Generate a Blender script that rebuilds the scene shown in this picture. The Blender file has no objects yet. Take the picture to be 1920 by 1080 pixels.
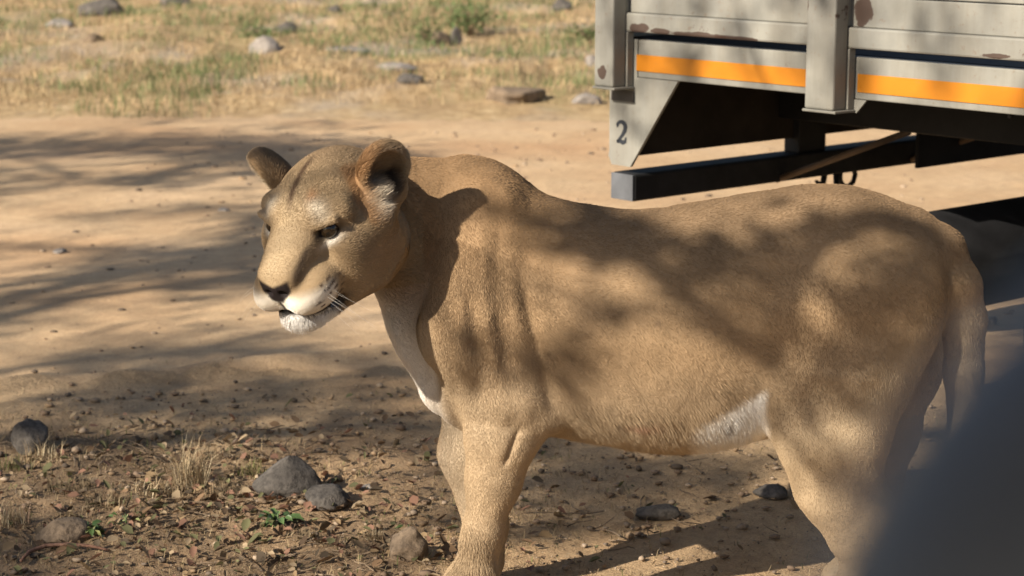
import bpy, bmesh, math, random
import numpy as np
from mathutils import Vector, Matrix

rng = np.random.default_rng(7)
random.seed(7)
SC = bpy.context.scene
COL = SC.collection

# ------------------------------------------------------------------ camera
FPX, CAMH = 3756.0, 1.62                      # focal length in pixels of a 1920 wide frame, eye height
PITCH = math.atan(744 / 3756)
cam = bpy.data.cameras.new('camera')
cam_ob = bpy.data.objects.new('camera', cam)
COL.objects.link(cam_ob)
cam.sensor_width = 36.0
cam.lens = 36.0 * FPX / 1920.0
cam.clip_start, cam.clip_end = 0.02, 3000.0
cam_ob.location = (0, 0, CAMH)
cam_ob.rotation_euler = (math.pi / 2 - PITCH, 0, 0)
cam.dof.use_dof = True
cam.dof.focus_distance = 4.3
cam.dof.aperture_fstop = 5.6
SC.camera = cam_ob

# ------------------------------------------------------------------ light
SUN = Vector((-1.36, -1.10, 1.0)).normalized()          # direction towards the sun
elev = math.asin(SUN.z)
world = bpy.data.worlds.new('World')
SC.world = world
world.use_nodes = True
wn = world.node_tree
bg = wn.nodes['Background']
sky = wn.nodes.new('ShaderNodeTexSky')
sky.sky_type = 'NISHITA'
sky.sun_disc = False
sky.sun_elevation = elev
sky.sun_rotation = math.atan2(SUN.x, SUN.y)
sky.dust_density = 1.5
wn.links.new(sky.outputs[0], bg.inputs['Color'])
bg.inputs['Strength'].default_value = 0.058
sl = bpy.data.lights.new('sun', 'SUN')
sl.energy = 5.0
sl.angle = math.radians(0.5)
sl.color = (1.0, 0.90, 0.76)
sun_ob = bpy.data.objects.new('sun', sl)
sun_ob.rotation_euler = SUN.to_track_quat('Z', 'Y').to_euler()
sun_ob.location = (-12, -9, 12)
COL.objects.link(sun_ob)
SC.view_settings.view_transform = 'Standard'
SC.view_settings.look = 'None'
SC.view_settings.gamma = 1.0
SC.view_settings.exposure = 0.95
SC.view_settings.use_curve_mapping = False
SC.render.engine = 'CYCLES'
SC.cycles.use_denoising = True
SC.cycles.max_bounces = 6
SC.cycles.transparent_max_bounces = 4
try:
    SC.cycles_curves.shape = 'RIBBONS'
    SC.cycles_curves.subdivisions = 2
except Exception:
    pass

# ------------------------------------------------------------------ helpers
CP, SP = math.cos(PITCH), math.sin(PITCH)
def at(u, v, Y):
    """point of the vertical plane at distance Y that a picture position measures to"""
    a, b = (u - 960) / FPX, (540 - v) / FPX
    d = np.array([a, CP + b * SP, -SP + b * CP])
    return np.array([0, 0, CAMH]) + d * (Y / d[1])
def at_ground(u, v, z=0.0):
    a, b = (u - 960) / FPX, (540 - v) / FPX
    d = np.array([a, CP + b * SP, -SP + b * CP])
    return np.array([0, 0, CAMH]) + d * ((z - CAMH) / d[2])

def hash3(ix, iy, iz, seed):
    h = (ix * 374761393 + iy * 668265263 + iz * 2147483647 + seed * 1274126177) & 0xFFFFFFFF
    h = ((h ^ (h >> 13)) * 1274126177) & 0xFFFFFFFF
    h = h ^ (h >> 16)
    return (h & 0xFFFF).astype(np.float32) / 65535.0
def vnoise(x, y, z=0.0, seed=0):
    x, y, z = np.broadcast_arrays(np.asarray(x, np.float32), np.asarray(y, np.float32), np.asarray(z, np.float32))
    ix, iy, iz = np.floor(x).astype(np.int64), np.floor(y).astype(np.int64), np.floor(z).astype(np.int64)
    fx, fy, fz = x - ix, y - iy, z - iz
    fx, fy, fz = fx*fx*(3-2*fx), fy*fy*(3-2*fy), fz*fz*(3-2*fz)
    r = 0
    for dx in (0, 1):
        for dy in (0, 1):
            for dz in (0, 1):
                r = r + hash3(ix+dx, iy+dy, iz+dz, seed) * (fx if dx else 1-fx) * (fy if dy else 1-fy) * (fz if dz else 1-fz)
    return r * 2 - 1
def fbm(x, y, z=0.0, seed=0, octv=4):
    r, a, s = 0, 1.0, 0
    for k in range(octv):
        r = r + a * vnoise(x * 2**k, y * 2**k, np.asarray(z) * 2**k, seed + k * 17); s += a; a *= 0.5
    return r / s
def sstep(a, b, x):
    t = np.clip((x - a) / (b - a), 0, 1)
    return t * t * (3 - 2 * t)

def mesh_np(name, verts, faces, mat=None, parent=None, smooth=False, col=None):
    verts = np.asarray(verts, np.float32); faces = np.asarray(faces, np.int32)
    me = bpy.data.meshes.new(name)
    n, k = faces.shape
    me.vertices.add(len(verts)); me.vertices.foreach_set('co', verts.ravel())
    me.loops.add(n * k); me.loops.foreach_set('vertex_index', faces.ravel())
    me.polygons.add(n)
    me.polygons.foreach_set('loop_start', np.arange(0, n * k, k, dtype=np.int32))
    me.polygons.foreach_set('loop_total', np.full(n, k, np.int32))
    if smooth:
        me.polygons.foreach_set('use_smooth', np.ones(n, bool))
    me.update(calc_edges=True)
    me.validate()
    if col is not None:
        a = me.color_attributes.new('col', 'FLOAT_COLOR', 'POINT')
        c4 = np.ones((len(verts), 4), np.float32); c4[:, :3] = col
        a.data.foreach_set('color', c4.ravel())
    o = bpy.data.objects.new(name, me); COL.objects.link(o)
    if mat: me.materials.append(getattr(mat, 'm', mat))
    if parent: o.parent = parent
    return o
def obj_bm(name, bm, mat=None, parent=None, smooth=False):
    me = bpy.data.meshes.new(name)
    bmesh.ops.recalc_face_normals(bm, faces=bm.faces)
    bm.to_mesh(me); bm.free()
    if smooth:
        me.polygons.foreach_set('use_smooth', np.ones(len(me.polygons), bool))
    o = bpy.data.objects.new(name, me); COL.objects.link(o)
    if mat: me.materials.append(getattr(mat, 'm', mat))
    if parent: o.parent = parent
    return o
def empty(name, loc=(0, 0, 0), rz=0.0):
    o = bpy.data.objects.new(name, None); COL.objects.link(o)
    o.location = loc; o.rotation_euler = (0, 0, rz); o.empty_display_size = 0.1
    return o
def tag(o, label=None, cat=None, group=None, kind=None):
    if label: o['label'] = label
    if cat: o['category'] = cat
    if group: o['group'] = group
    if kind: o['kind'] = kind
    return o
def box_bm(bm, x0, x1, y0, y1, z0, z1, bev=0.0):
    r = bmesh.ops.create_cube(bm, size=1.0)
    vs = r['verts']
    for v in vs:
        v.co = Vector((x0 + (v.co.x + .5) * (x1 - x0), y0 + (v.co.y + .5) * (y1 - y0), z0 + (v.co.z + .5) * (z1 - z0)))
    if bev:
        es = list({e for v in vs for e in v.link_edges})
        bmesh.ops.bevel(bm, geom=es, offset=bev, segments=2, affect='EDGES', profile=0.5)
    return bm
def box(name, x0, x1, y0, y1, z0, z1, mat, parent, bev=0.004):
    return obj_bm(name, box_bm(bmesh.new(), x0, x1, y0, y1, z0, z1, bev), mat, parent)
def prism_y(name, pts, y0, y1, mat, parent, bev=0.0):
    """polygon in x,z pushed from y0 to y1"""
    bm = bmesh.new()
    a = [bm.verts.new((x, y0, z)) for x, z in pts]; b = [bm.verts.new((x, y1, z)) for x, z in pts]
    n = len(pts)
    bm.faces.new(a); bm.faces.new(b[::-1])
    for i in range(n): bm.faces.new((a[i], b[i], b[(i+1) % n], a[(i+1) % n]))
    if bev: bmesh.ops.bevel(bm, geom=list(bm.edges), offset=bev, segments=2, affect='EDGES', profile=0.5)
    return obj_bm(name, bm, mat, parent)
def tube_np(pts, rad, n=8):
    """verts, quads of a tube along pts with radius per point"""
    pts = np.asarray(pts, float); rad = np.broadcast_to(np.asarray(rad, float), (len(pts),))
    V, F = [], []
    t = np.gradient(pts, axis=0); t /= np.linalg.norm(t, axis=1, keepdims=True) + 1e-9
    ref = np.array([0, 0, 1.0]) if abs(t[0, 2]) < .9 else np.array([1.0, 0, 0])
    for i in range(len(pts)):
        a = np.cross(t[i], ref); a /= np.linalg.norm(a) + 1e-9
        b = np.cross(t[i], a); ref = np.cross(a, t[i])
        for k in range(n):
            w = 2 * math.pi * k / n
            V.append(pts[i] + rad[i] * (a * math.cos(w) + b * math.sin(w)))
    for i in range(len(pts) - 1):
        for k in range(n):
            F.append((i*n+k, i*n+(k+1) % n, (i+1)*n+(k+1) % n, (i+1)*n+k))
    V.append(pts[0]); V.append(pts[-1]); c0, c1 = len(V)-2, len(V)-1
    m = (len(pts)-1)*n
    for k in range(n):
        F.append((c0, (k+1) % n, k, k)); F.append((c1, m+k, m+(k+1) % n, m+(k+1) % n))
    return np.array(V), F
def tube(name, pts, rad, mat, parent=None, n=8):
    V, F = tube_np(pts, rad, n)
    me = bpy.data.meshes.new(name)
    me.from_pydata([tuple(v) for v in V], [], [tuple(dict.fromkeys(f)) for f in F])
    me.polygons.foreach_set('use_smooth', np.ones(len(me.polygons), bool)); me.update()
    o = bpy.data.objects.new(name, me); COL.objects.link(o)
    if mat: me.materials.append(getattr(mat, 'm', mat))
    if parent: o.parent = parent
    return o

# ------------------------------------------------------------------ materials
class Mat:
    def __init__(s, name, rough=0.8, spec=0.3):
        s.m = bpy.data.materials.new(name); s.m.use_nodes = True
        s.t = s.m.node_tree; s.b = s.t.nodes['Principled BSDF']
        s.b.inputs['Roughness'].default_value = rough
        s.b.inputs['Specular IOR Level'].default_value = spec
        s.co = s.t.nodes.new('ShaderNodeTexCoord').outputs['Object']
    def n(s, t, **kw):
        x = s.t.nodes.new(t)
        for k, v in kw.items(): setattr(x, k, v)
        return x
    def link(s, a, b): s.t.links.new(a, b)
    def mapping(s, scale=(1, 1, 1), rot=(0, 0, 0), co=None):
        m = s.n('ShaderNodeMapping'); m.inputs['Scale'].default_value = scale; m.inputs['Rotation'].default_value = rot
        s.link(co or s.co, m.inputs[0]); return m.outputs[0]
    def noise(s, scale, detail=4, rough=.55, co=None, dist=0.0):
        x = s.n('ShaderNodeTexNoise'); x.inputs['Scale'].default_value = scale; x.inputs['Detail'].default_value = detail
        x.inputs['Roughness'].default_value = rough; x.inputs['Distortion'].default_value = dist
        s.link(co or s.co, x.inputs['Vector']); return x.outputs[0]
    def voro(s, scale, co=None, feature='F1', out=0):
        x = s.n('ShaderNodeTexVoronoi', feature=feature); x.inputs['Scale'].default_value = scale
        s.link(co or s.co, x.inputs['Vector']); return x.outputs[out]
    def ramp(s, f, stops):
        x = s.n('ShaderNodeValToRGB'); e = x.color_ramp.elements
        while len(e) < len(stops): e.new(0.5)
        for i, (p, c) in enumerate(stops):
            e[i].position = p
            e[i].color = (c, c, c, 1) if isinstance(c, (int, float)) else (*c, 1)
        s.link(f, x.inputs[0]); return x.outputs[0]
    def mix(s, f, a, b, mode='MIX'):
        x = s.n('ShaderNodeMix', data_type='RGBA', blend_type=mode)
        for sock, v in ((x.inputs[0], f), (x.inputs[6], a), (x.inputs[7], b)):
            if hasattr(v, 'links'): s.link(v, sock)
            elif isinstance(v, (int, float)): sock.default_value = v if sock == x.inputs[0] else (v, v, v, 1)
            else: sock.default_value = (*v, 1)
        return x.outputs[2]
    def math(s, op, a, b=0.0):
        x = s.n('ShaderNodeMath', operation=op)
        for i, v in enumerate((a, b)):
            if hasattr(v, 'links'): s.link(v, x.inputs[i])
            else: x.inputs[i].default_value = v
        return x.outputs[0]
    def attr(s, name='col'):
        x = s.n('ShaderNodeAttribute'); x.attribute_name = name; return x.outputs['Color']
    def color(s, c):
        if hasattr(c, 'links'): s.link(c, s.b.inputs['Base Color'])
        else: s.b.inputs['Base Color'].default_value = (*c, 1)
    def rough(s, r): s.link(r, s.b.inputs['Roughness'])
    def bump(s, h, strength=.5, dist=.01):
        x = s.n('ShaderNodeBump'); x.inputs['Strength'].default_value = strength; x.inputs['Distance'].default_value = dist
        s.link(h, x.inputs['Height']); s.link(x.outputs[0], s.b.inputs['Normal'])

def m_sand():
    M = Mat('sandy_road_dirt', .95, .15)
    a = M.noise(.9, 5); b = M.noise(14, 6, .65); c = M.noise(160, 4, .7)
    base = M.ramp(a, [(.33, (.44, .290, .160)), (.52, (.545, .385, .225)), (.7, (.58, .42, .26))])
    red = M.noise(.30, 3)
    base = M.mix(M.ramp(red, [(.5, 0.0), (.68, .65)]), base, (.44, .225, .105))
    base = M.mix(M.ramp(b, [(.35, .38), (.6, 0.0)]), base, (.30, .19, .11))
    base = M.mix(M.ramp(c, [(.38, .5), (.52, 0.0)]), base, (.24, .155, .095))
    base = M.mix(M.ramp(M.noise(230, 2), [(.62, 0.0), (.70, .6)]), base, (.62, .50, .38))
    M.color(base)
    h = M.math('ADD', M.math('MULTIPLY', b, .7), M.math('MULTIPLY', c, .35))
    M.bump(h, .55, .02)
    return M.m
def m_ground():
    M = Mat('dry_soil_with_litter', .95, .12)
    a = M.noise(1.3, 6, .6); b = M.noise(22, 6, .7); c = M.noise(140, 4, .75)
    sand = M.ramp(M.noise(.9, 5), [(.33, (.44, .290, .160)), (.52, (.545, .385, .225)), (.7, (.58, .42, .26))])
    soil = M.ramp(a, [(.35, (.17, .118, .074)), (.5, (.29, .20, .12)), (.62, (.42, .285, .165))])
    near = M.mix(M.attr('litter'), sand, soil)
    near = M.mix(M.ramp(b, [(.38, .38), (.58, 0.0)]), near, (.22, .145, .085))
    near = M.mix(M.ramp(c, [(.36, .5), (.52, 0.0)]), near, (.18, .12, .075))
    near = M.mix(M.ramp(M.noise(90, 3, .6), [(.60, 0.0), (.68, .55)]), near, (.50, .40, .27))
    # dry verge beyond the road
    co = M.mapping((1, .6, 1))
    fa = M.noise(1.0, 6, .65, co); fb = M.noise(9, 5, .7, co)
    far = M.ramp(fb, [(.32, (.22, .145, .075)), (.5, (.44, .31, .165)), (.68, (.56, .42, .25))])
    far = M.mix(M.ramp(fa, [(.42, .0), (.62, .65)]), far, (.36, .245, .135))
    far = M.mix(M.ramp(M.noise(.55, 4, .6, co), [(.50, 0.0), (.66, .7)]), far, (.40, .35, .30))
    far = M.mix(M.ramp(M.noise(.8, 5, .6, M.mapping((1, .6, 1), (0, 0, 1.0))), [(.54, 0.0), (.70, .45)]), far, (.24, .24, .10))
    sep = M.n('ShaderNodeSeparateXYZ'); M.link(M.co, sep.inputs[0])
    f = M.n('ShaderNodeMapRange'); f.inputs[1].default_value = 13.2; f.inputs[2].default_value = 15.2
    M.link(sep.outputs[1], f.inputs[0])
    M.color(M.mix(f.outputs[0], near, far))
    h = M.math('ADD', M.math('MULTIPLY', b, 1.0), M.math('MULTIPLY', c, .4))
    M.bump(h, .8, .03)
    return M.m
def m_rock(name, c0, c1, c2):
    M = Mat(name, .9, .25)
    a = M.noise(9, 6, .6); b = M.noise(60, 5, .7)
    base = M.ramp(a, [(.3, c0), (.5, c1), (.7, c2)])
    base = M.mix(M.ramp(b, [(.38, .6), (.55, 0.0)]), base, tuple(x * .5 for x in c0))
    M.color(base); M.bump(M.math('ADD', a, M.math('MULTIPLY', b, .5)), .9, .015)
    return M.m
def m_attr(name, rough=.85, spec=.2, trans=0.0, noise=None):
    M = Mat(name, rough, spec)
    c = M.attr()
    if noise: c = M.mix(M.ramp(M.noise(noise, 4, .65), [(.35, .45), (.6, 0.0)]), c, (.08, .055, .035))
    M.color(c)
    if trans:
        tr = M.n('ShaderNodeBsdfTranslucent'); M.link(c, tr.inputs[0])
        ms = M.n('ShaderNodeMixShader'); ms.inputs[0].default_value = trans
        M.link(M.b.outputs[0], ms.inputs[1]); M.link(tr.outputs[0], ms.inputs[2])
        M.link(ms.outputs[0], M.t.nodes['Material Output'].inputs[0])
    return M.m
SAND, GROUND = m_sand(), m_ground()
ROCK = m_rock('grey_field_stone', (.058, .052, .046), (.10, .088, .077), (.17, .15, .13))
ROCK_PALE = m_rock('pale_field_stone', (.17, .15, .13), (.26, .23, .205), (.36, .32, .285))
ROCK_BROWN = m_rock('brown_field_stone', (.12, .088, .06), (.19, .14, .095), (.28, .205, .14))
# ================================================================== ground and road
def ground_h(x, y):
    x = np.asarray(x, float); y = np.asarray(y, float)
    h = .05 * fbm(x * .22, y * .22, 0, 61, 3) + .018 * fbm(x * 1.1, y * 1.1, 0, 62, 3) + .006 * fbm(x * 5, y * 5, 0, 63, 3)
    litter = sstep(.35, -.35, x + .15 * fbm(x * 2, y * 2, 0, 64, 2)) * sstep(6.5, 5.7, y)
    h = h + litter * (.014 * fbm(x * 9, y * 9, 0, 65, 3) + .02)
    # pushed-up edge of an old wheel track
    yr = 7.02 + .42 * x + .22 * (x + 1) ** 2 * 0.3 + .08 * fbm(x * 1.6, 0, 0, 66, 2)
    h = h + .034 * np.exp(-((y - yr) / .075) ** 2) * sstep(.1, -.5, x) + .012 * fbm(x * 7, y * 7, 0, 67, 2) * np.exp(-((y - yr) / .25) ** 2)
    # the verge rises and is lumpy
    v = sstep(14.6, 17.0, y)
    h = h + v * (.10 * fbm(x * .5, y * .5, 0, 68, 3) + .085 * fbm(x * 2.2, y * 1.6, 0, 69, 4) + .04)
    return h * sstep(200, 60, np.abs(y)) * sstep(200, 60, np.abs(x))
def grid_axis(lo, hi, h, far, g=1.12):
    a = list(np.arange(lo, hi + h * .5, h)); s = h
    while a[-1] < far: s *= g; a.append(a[-1] + s)
    s = h
    while a[0] > -far: s *= g; a.insert(0, a[0] - s)
    return np.array(a)
def sheet(name, xs, ys, dz, mat, keep=None):
    X, Y = np.meshgrid(xs, ys, indexing='ij')
    Z = ground_h(X, Y) + (dz(X, Y) if callable(dz) else dz)
    n, m = X.shape
    idx = np.arange(n * m).reshape(n, m)
    F = np.stack([idx[:-1, :-1], idx[1:, :-1], idx[1:, 1:], idx[:-1, 1:]], -1).reshape(-1, 4)
    V = np.stack([X, Y, Z], -1).reshape(-1, 3)
    if keep is not None:
        k = keep(X[:-1, :-1], Y[:-1, :-1]).ravel(); F = F[k]
        used = np.unique(F); re = np.full(len(V), -1); re[used] = np.arange(len(used)); V, F = V[used], re[F]
    return mesh_np(name, V, F, mat, None, True)
xs = grid_axis(-2.6, 3.0, .022, 1500)
ys = np.concatenate([grid_axis(4.3, 8.0, .022, 4.4)[:1] * 0 + np.array([-1500.0]), -np.geomspace(900, .5, 30), np.arange(0, 4.3, .2), np.arange(4.3, 8.0, .022), 8.0 + np.cumsum(.022 * 1.012 ** np.arange(250)), ])
ys = np.concatenate([ys, ys[-1] + np.cumsum(.5 * 1.16 ** np.arange(42))])
gnd = tag(sheet('ground', xs, ys, 0.0, GROUND), kind='structure')
def litter_mask(x, y):
    n = fbm(x * 2.2, y * 2.2, 0, 75, 4)
    return sstep(-.45, .45, 1.3 * n + 1.15 * sstep(.15, -.6, x) - .72 - 1.2 * sstep(5.3, 6.6, y))
_v = np.zeros(len(gnd.data.vertices) * 3, np.float32); gnd.data.vertices.foreach_get('co', _v); _v = _v.reshape(-1, 3)
_a = gnd.data.color_attributes.new('litter', 'FLOAT_COLOR', 'POINT')
_l = litter_mask(_v[:, 0], _v[:, 1]); _c = np.ones((len(_v), 4), np.float32); _c[:, :3] = _l[:, None]; _a.data.foreach_set('color', _c.ravel())
def road_edges(x, y):
    e0 = 6.35 + .35 * fbm(x * .9, 0, 0, 71, 3) - .5 * sstep(-.6, .5, x)
    e1 = 14.9 + .5 * fbm(x * .5, 3, 0, 73, 2)
    return y - e0, e1 - y
def road_keep(x, y):
    a, b = road_edges(x, y); return (a > -.25) & (b > -.8)
def road_dz(x, y):
    # the bed fades out under the soil at both sides
    a, b = road_edges(x, y)
    return -.030 + .036 * np.minimum(sstep(-.25, .35, a), sstep(-.8, .6, b)) + .010 * fbm(x * 9, y * 9, 0, 72, 3) * (1 - sstep(.2, .6, np.minimum(a, b)))
rx = np.concatenate([-12 + np.arange(0, 9.0, .12), np.arange(-3.0, 3.6, .03), np.arange(3.6, 12, .12)])
ry = np.concatenate([np.arange(4.6, 9, .03), 9 + np.cumsum(.03 * 1.01 ** np.arange(118))])
ry = ry[ry < 16.2]
tag(sheet('dirt_road', rx, ry, road_dz, SAND, road_keep), kind='structure')
def gz(x, y): return float(ground_h(np.array([x]), np.array([y]))[0])
def on_ground(u, v):
    """ground point (with relief) under a picture position"""
    z = 0.0
    for k in range(4):
        p = at_ground(u, v, z); z = gz(p[0], p[1])
    return np.array([p[0], p[1], z])
# ================================================================== the truck bed
def m_paint():
    M = Mat('weathered_grey_cream_paint', .55, .35)
    a = M.noise(3.5, 6, .65); b = M.noise(40, 5, .7); st = M.noise(7, 5, .7, M.mapping((1.2, 1.2, .12)))
    base = M.ramp(a, [(.32, (.175, .172, .155)), (.55, (.24, .234, .205)), (.72, (.28, .27, .232))])
    base = M.mix(M.ramp(st, [(.42, 0.0), (.70, .75)]), base, (.17, .155, .125))
    base = M.mix(M.ramp(b, [(.60, 0.0), (.70, .6)]), base, (.16, .115, .08))
    base = M.mix(M.ramp(M.noise(11, 6, .75), [(.66, 0.0), (.70, .8)]), base, (.085, .05, .034))
    nz = M.noise(26, 4, .6)
    def spot(x, z, rx, rz, col, amount, base):
        sep = M.n('ShaderNodeSeparateXYZ'); M.link(M.co, sep.inputs[0])
        dx = M.math('POWER', M.math('DIVIDE', M.math('SUBTRACT', sep.outputs[0], x), rx), 2.0)
        dz = M.math('POWER', M.math('DIVIDE', M.math('SUBTRACT', sep.outputs[2], z), rz), 2.0)
        d = M.math('ADD', M.math('ADD', dx, dz), M.math('MULTIPLY', M.math('SUBTRACT', nz, .5), 2.4))
        return M.mix(M.ramp(d, [(.80, amount), (1.0, 0.0)]), base, col)
    rust = (.050, .026, .018)
    for x, z, rx, rz in ((.872, 1.31, .030, .055), (1.040, 1.292, .036, .042), (1.02, 1.36, .03, .02), (.16, 1.203, .045, .016), (.26, 1.196, .05, .010), (.42, 1.193, .12, .010), (.58, 1.192, .10, .008), (.058, 1.062, .022, .024), (1.5, 1.197, .05, .007)):
        base = spot(x, z, rx, rz, rust, .9, base)
    M.color(base); M.bump(M.math('ADD', a, M.math('MULTIPLY', b, .3)), .15, .01)
    return M.m
def m_dark(name, c, rough=.6):
    M = Mat(name, rough, .2)
    a = M.noise(6, 5, .6); b = M.noise(45, 4, .7)
    base = M.ramp(a, [(.3, tuple(x * .6 for x in c)), (.7, tuple(x * 1.3 for x in c))])
    base = M.mix(M.ramp(b, [(.6, 0.0), (.75, .3)]), base, tuple(x * 2.2 for x in c))
    M.color(base); M.bump(b, .1, .005)
    return M.m
PAINT = m_paint()
BLACK = m_dark('black_chassis_steel', (.018, .017, .017))
BARMAT = m_dark('black_bumper_paint', (.020, .020, .021), .8)
BARLIT = m_dark('lit_bar_end', (.11, .115, .125), .6)  # paler than the bar: sunlight on its end painted in
RUBBER = m_dark('tyre_rubber', (.014, .014, .0155), .95)
TAPE = Mat('orange_reflective_tape', .45, .4)
_a = TAPE.noise(4, 5); TAPE.color(TAPE.mix(TAPE.ramp(TAPE.noise(60, 3), [(.62, 0.0), (.72, .35)]), TAPE.ramp(_a, [(.3, (.44, .155, .008)), (.7, (.52, .195, .012))]), (.35, .17, .05)))
INK = Mat('stencil_paint', .8, .2); INK.color((.025, .028, .034))
TA = at(1143, 250, 6.42)
truck = empty('cargo_truck', (TA[0], TA[1], 0), math.atan2(-.762, .647))
tag(truck, 'grey drop-side cargo truck bed with orange stripe and black rear bar', 'truck')
TLEN, TW = 4.2, 2.3
# bed side rail with its corner plate
box('bed_rail', .128, TLEN, 0, .05, 1.045, 1.163, PAINT, truck, .003)
prism_y('corner_plate', [(.0, .80), (.0, 1.163), (.126, 1.163), (.126, 1.044), (.306, 1.044), (.098, .757), (.012, .757), (-.004, .785)], -.001, .010, PAINT, truck)
box('orange_stripe', .124, .895, -.0035, -.0005, 1.0655, 1.1165, TAPE, truck, 0)
box('orange_stripe', 1.020, TLEN - .05, -.0035, -.0005, 1.0655, 1.1165, TAPE, truck, 0)
box('bracket_slot', .012, .114, -.0065, -.002, .965, .998, m_dark('slot_shadow_steel', (.10, .09, .08)), truck, 0)
# drop side: sill rail and boards
side = empty('drop_side'); side.parent = truck
box('sill_rail', .10, TLEN, -.030, .02, 1.188, 1.247, PAINT, side, .006)
zz = 1.2475
for k, hgt in enumerate((.086, .11, .11, .11, .11)):
    box('board', .10, TLEN, -.012 + .001 * (k % 2), .018, zz, zz + hgt - .003, PAINT, side, .003); zz += hgt
# stakes
def stake(u0, u1, wide):
    s = empty('stake'); s.parent = truck
    box('post', u0, u1, -.088, -.0315, 1.016, 1.86, PAINT, s, .006)
    box('post_web', u0 + .008, u1 - .008, -.0312, -.0008, 1.250, 1.84, PAINT, s, 0)
    box('foot_plate', u0 - .004, u1 + .012, -.092, -.0042, 1.008, 1.0155, PAINT, s, .002)
    box('pocket', u0 + .004, u1 + .006, -.031, -.0042, 1.0165, 1.187, PAINT, s, .002)
    return s
stake(.019, .105, 0); stake(.899, 1.005, 0); stake(2.15, 2.26, 0); stake(3.5, 3.61, 0)
prism_y('stake_gusset', [(.895, 1.006), (1.020, 1.006), (1.055, 1.044), (.895, 1.044)], -.004, .002, PAINT, truck)
# far side and floor
box('bed_floor', .02, TLEN, .052, TW, 1.10, 1.165, BLACK, truck, .003)
box('far_side', .02, TLEN, TW - .04, TW, 1.1655, 1.78, PAINT, truck, .004)
box('rear_board', .02, .06, .03, TW - .05, 1.1655, 1.78, PAINT, truck, .004)
# rear skirt seen from inside, chassis
box('rear_skirt', .060, .072, .012, TW - .03, .785, 1.098, m_dark('dusty_dark_steel', (.030, .024, .019), .8), truck, .002)
for w in (.72, 1.52):
    r = box('chassis_rail', .074, TLEN, w, w + .07, .86, 1.098, BLACK, truck, .004)
for u in (.55, 1.2, 2.4):
    box('cross_member', u, u + .07, .792, 1.518, .95, 1.099, BLACK, truck, .003)
# rear under-run bar with its hangers
bar = box('rear_bar', .008, .112, .004, TW, .645, .733, BARMAT, truck, .008)
box('bar_end', .010, .110, -.001, .0035, .647, .731, BARLIT, bar, .001)
for w in (.80, 1.62):
    box('hanger', .03, .10, w, w + .14, .7335, .86, BLACK, truck, .004)
tube('brace', [(.09, .70, .650), (.62, .74, .86)], .011, m_dark('rusty_rod', (.11, .075, .05), .7), truck)
tube('brace', [(.09, 1.40, .655), (.60, 1.44, .86)], .011, m_dark('rusty_rod_far', (.11, .075, .05), .7), truck)
hook = empty('tow_hook'); hook.parent = truck
tube('shackle', [(.06, .985, .646), (.06, .975, .60), (.06, 1.01, .575), (.06, 1.05, .59), (.06, 1.045, .646)], .011, BLACK, hook)
tube('ring', [(.05 + .0*k, 1.12 + .042 * math.cos(k * .7), .622 + .040 * math.sin(k * .7)) for k in range(10)], .009, BLACK, hook)
tube('hook', [(.06, .94, .62), (.06, .97, .60), (.06, 1.0, .58), (.06, 1.02, .55)], [.006, .011, .013, .008], BLACK, hook)
for u in (1.02, 1.09):
    bm = bmesh.new(); bmesh.ops.create_cone(bm, cap_ends=True, segments=6, radius1=.007, radius2=.006, depth=.008, matrix=Matrix.Translation((u, .717, .945)) @ Matrix.Rotation(math.pi/2, 4, 'X'))
    obj_bm('lit_hole_dot', bm, BARLIT, truck)  # pale studs standing in for lit holes in the rail
# storage box slung under the bed
sb = tube('fuel_tank', [(.94, .02, .505), (.94, .05, .505), (.94, TW - .23, .505), (.94, TW - .2, .505)], [.125, .16, .16, .125], RUBBER, truck, 36)
for w in (1.45, 1.85): box('strap', .80, .86, w, w + .06, .58, 1.1, BLACK, sb, .002)
box('mud_flap', .30, .315, 1.18, TW - .04, .67, 1.098, RUBBER, truck, .002)
# wheels
def wheel(u, w):
    wh = empty('wheel', (u, w, .46)); wh.parent = truck
    bm = bmesh.new(); R, Wd = .46, .24
    prof = [(.27, 0), (.40, .0), (.445, .02), (.46, .05), (.46, Wd - .05), (.445, Wd - .02), (.40, Wd), (.27, Wd)]
    n = 40; rows = []
    for k in range(n):
        a = 2 * math.pi * k / n; tr = 1.0 if k % 2 else .985
        rows.append([bm.verts.new((r * (tr if r > .45 else 1) * math.cos(a), y, r * (tr if r > .45 else 1) * math.sin(a))) for r, y in prof])
    for k in range(n):
        for j in range(len(prof) - 1):
            bm.faces.new((rows[k][j], rows[k][j+1], rows[(k+1) % n][j+1], rows[(k+1) % n][j]))
    obj_bm('tyre', bm, RUBBER, wh)
    bm = bmesh.new(); bmesh.ops.create_cone(bm, cap_ends=True, segments=32, radius1=.272, radius2=.272, depth=.16, matrix=Matrix.Translation((0, Wd/2, 0)) @ Matrix.Rotation(math.pi/2, 4, 'X'))
    obj_bm('rim', bm, PAINT, wh)
for u in (2.0, 3.4):
    for w in (.06, TW - .30): wheel(u, w)
    tube('axle', [(u, .25, .46), (u, TW - .25, .46)], .06, BLACK, truck, 10)
    for w in (.72, 1.52): box('spring_hanger', u - .05, u + .05, w + .005, w + .065, .46, .861, BLACK, truck, .004)
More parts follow.
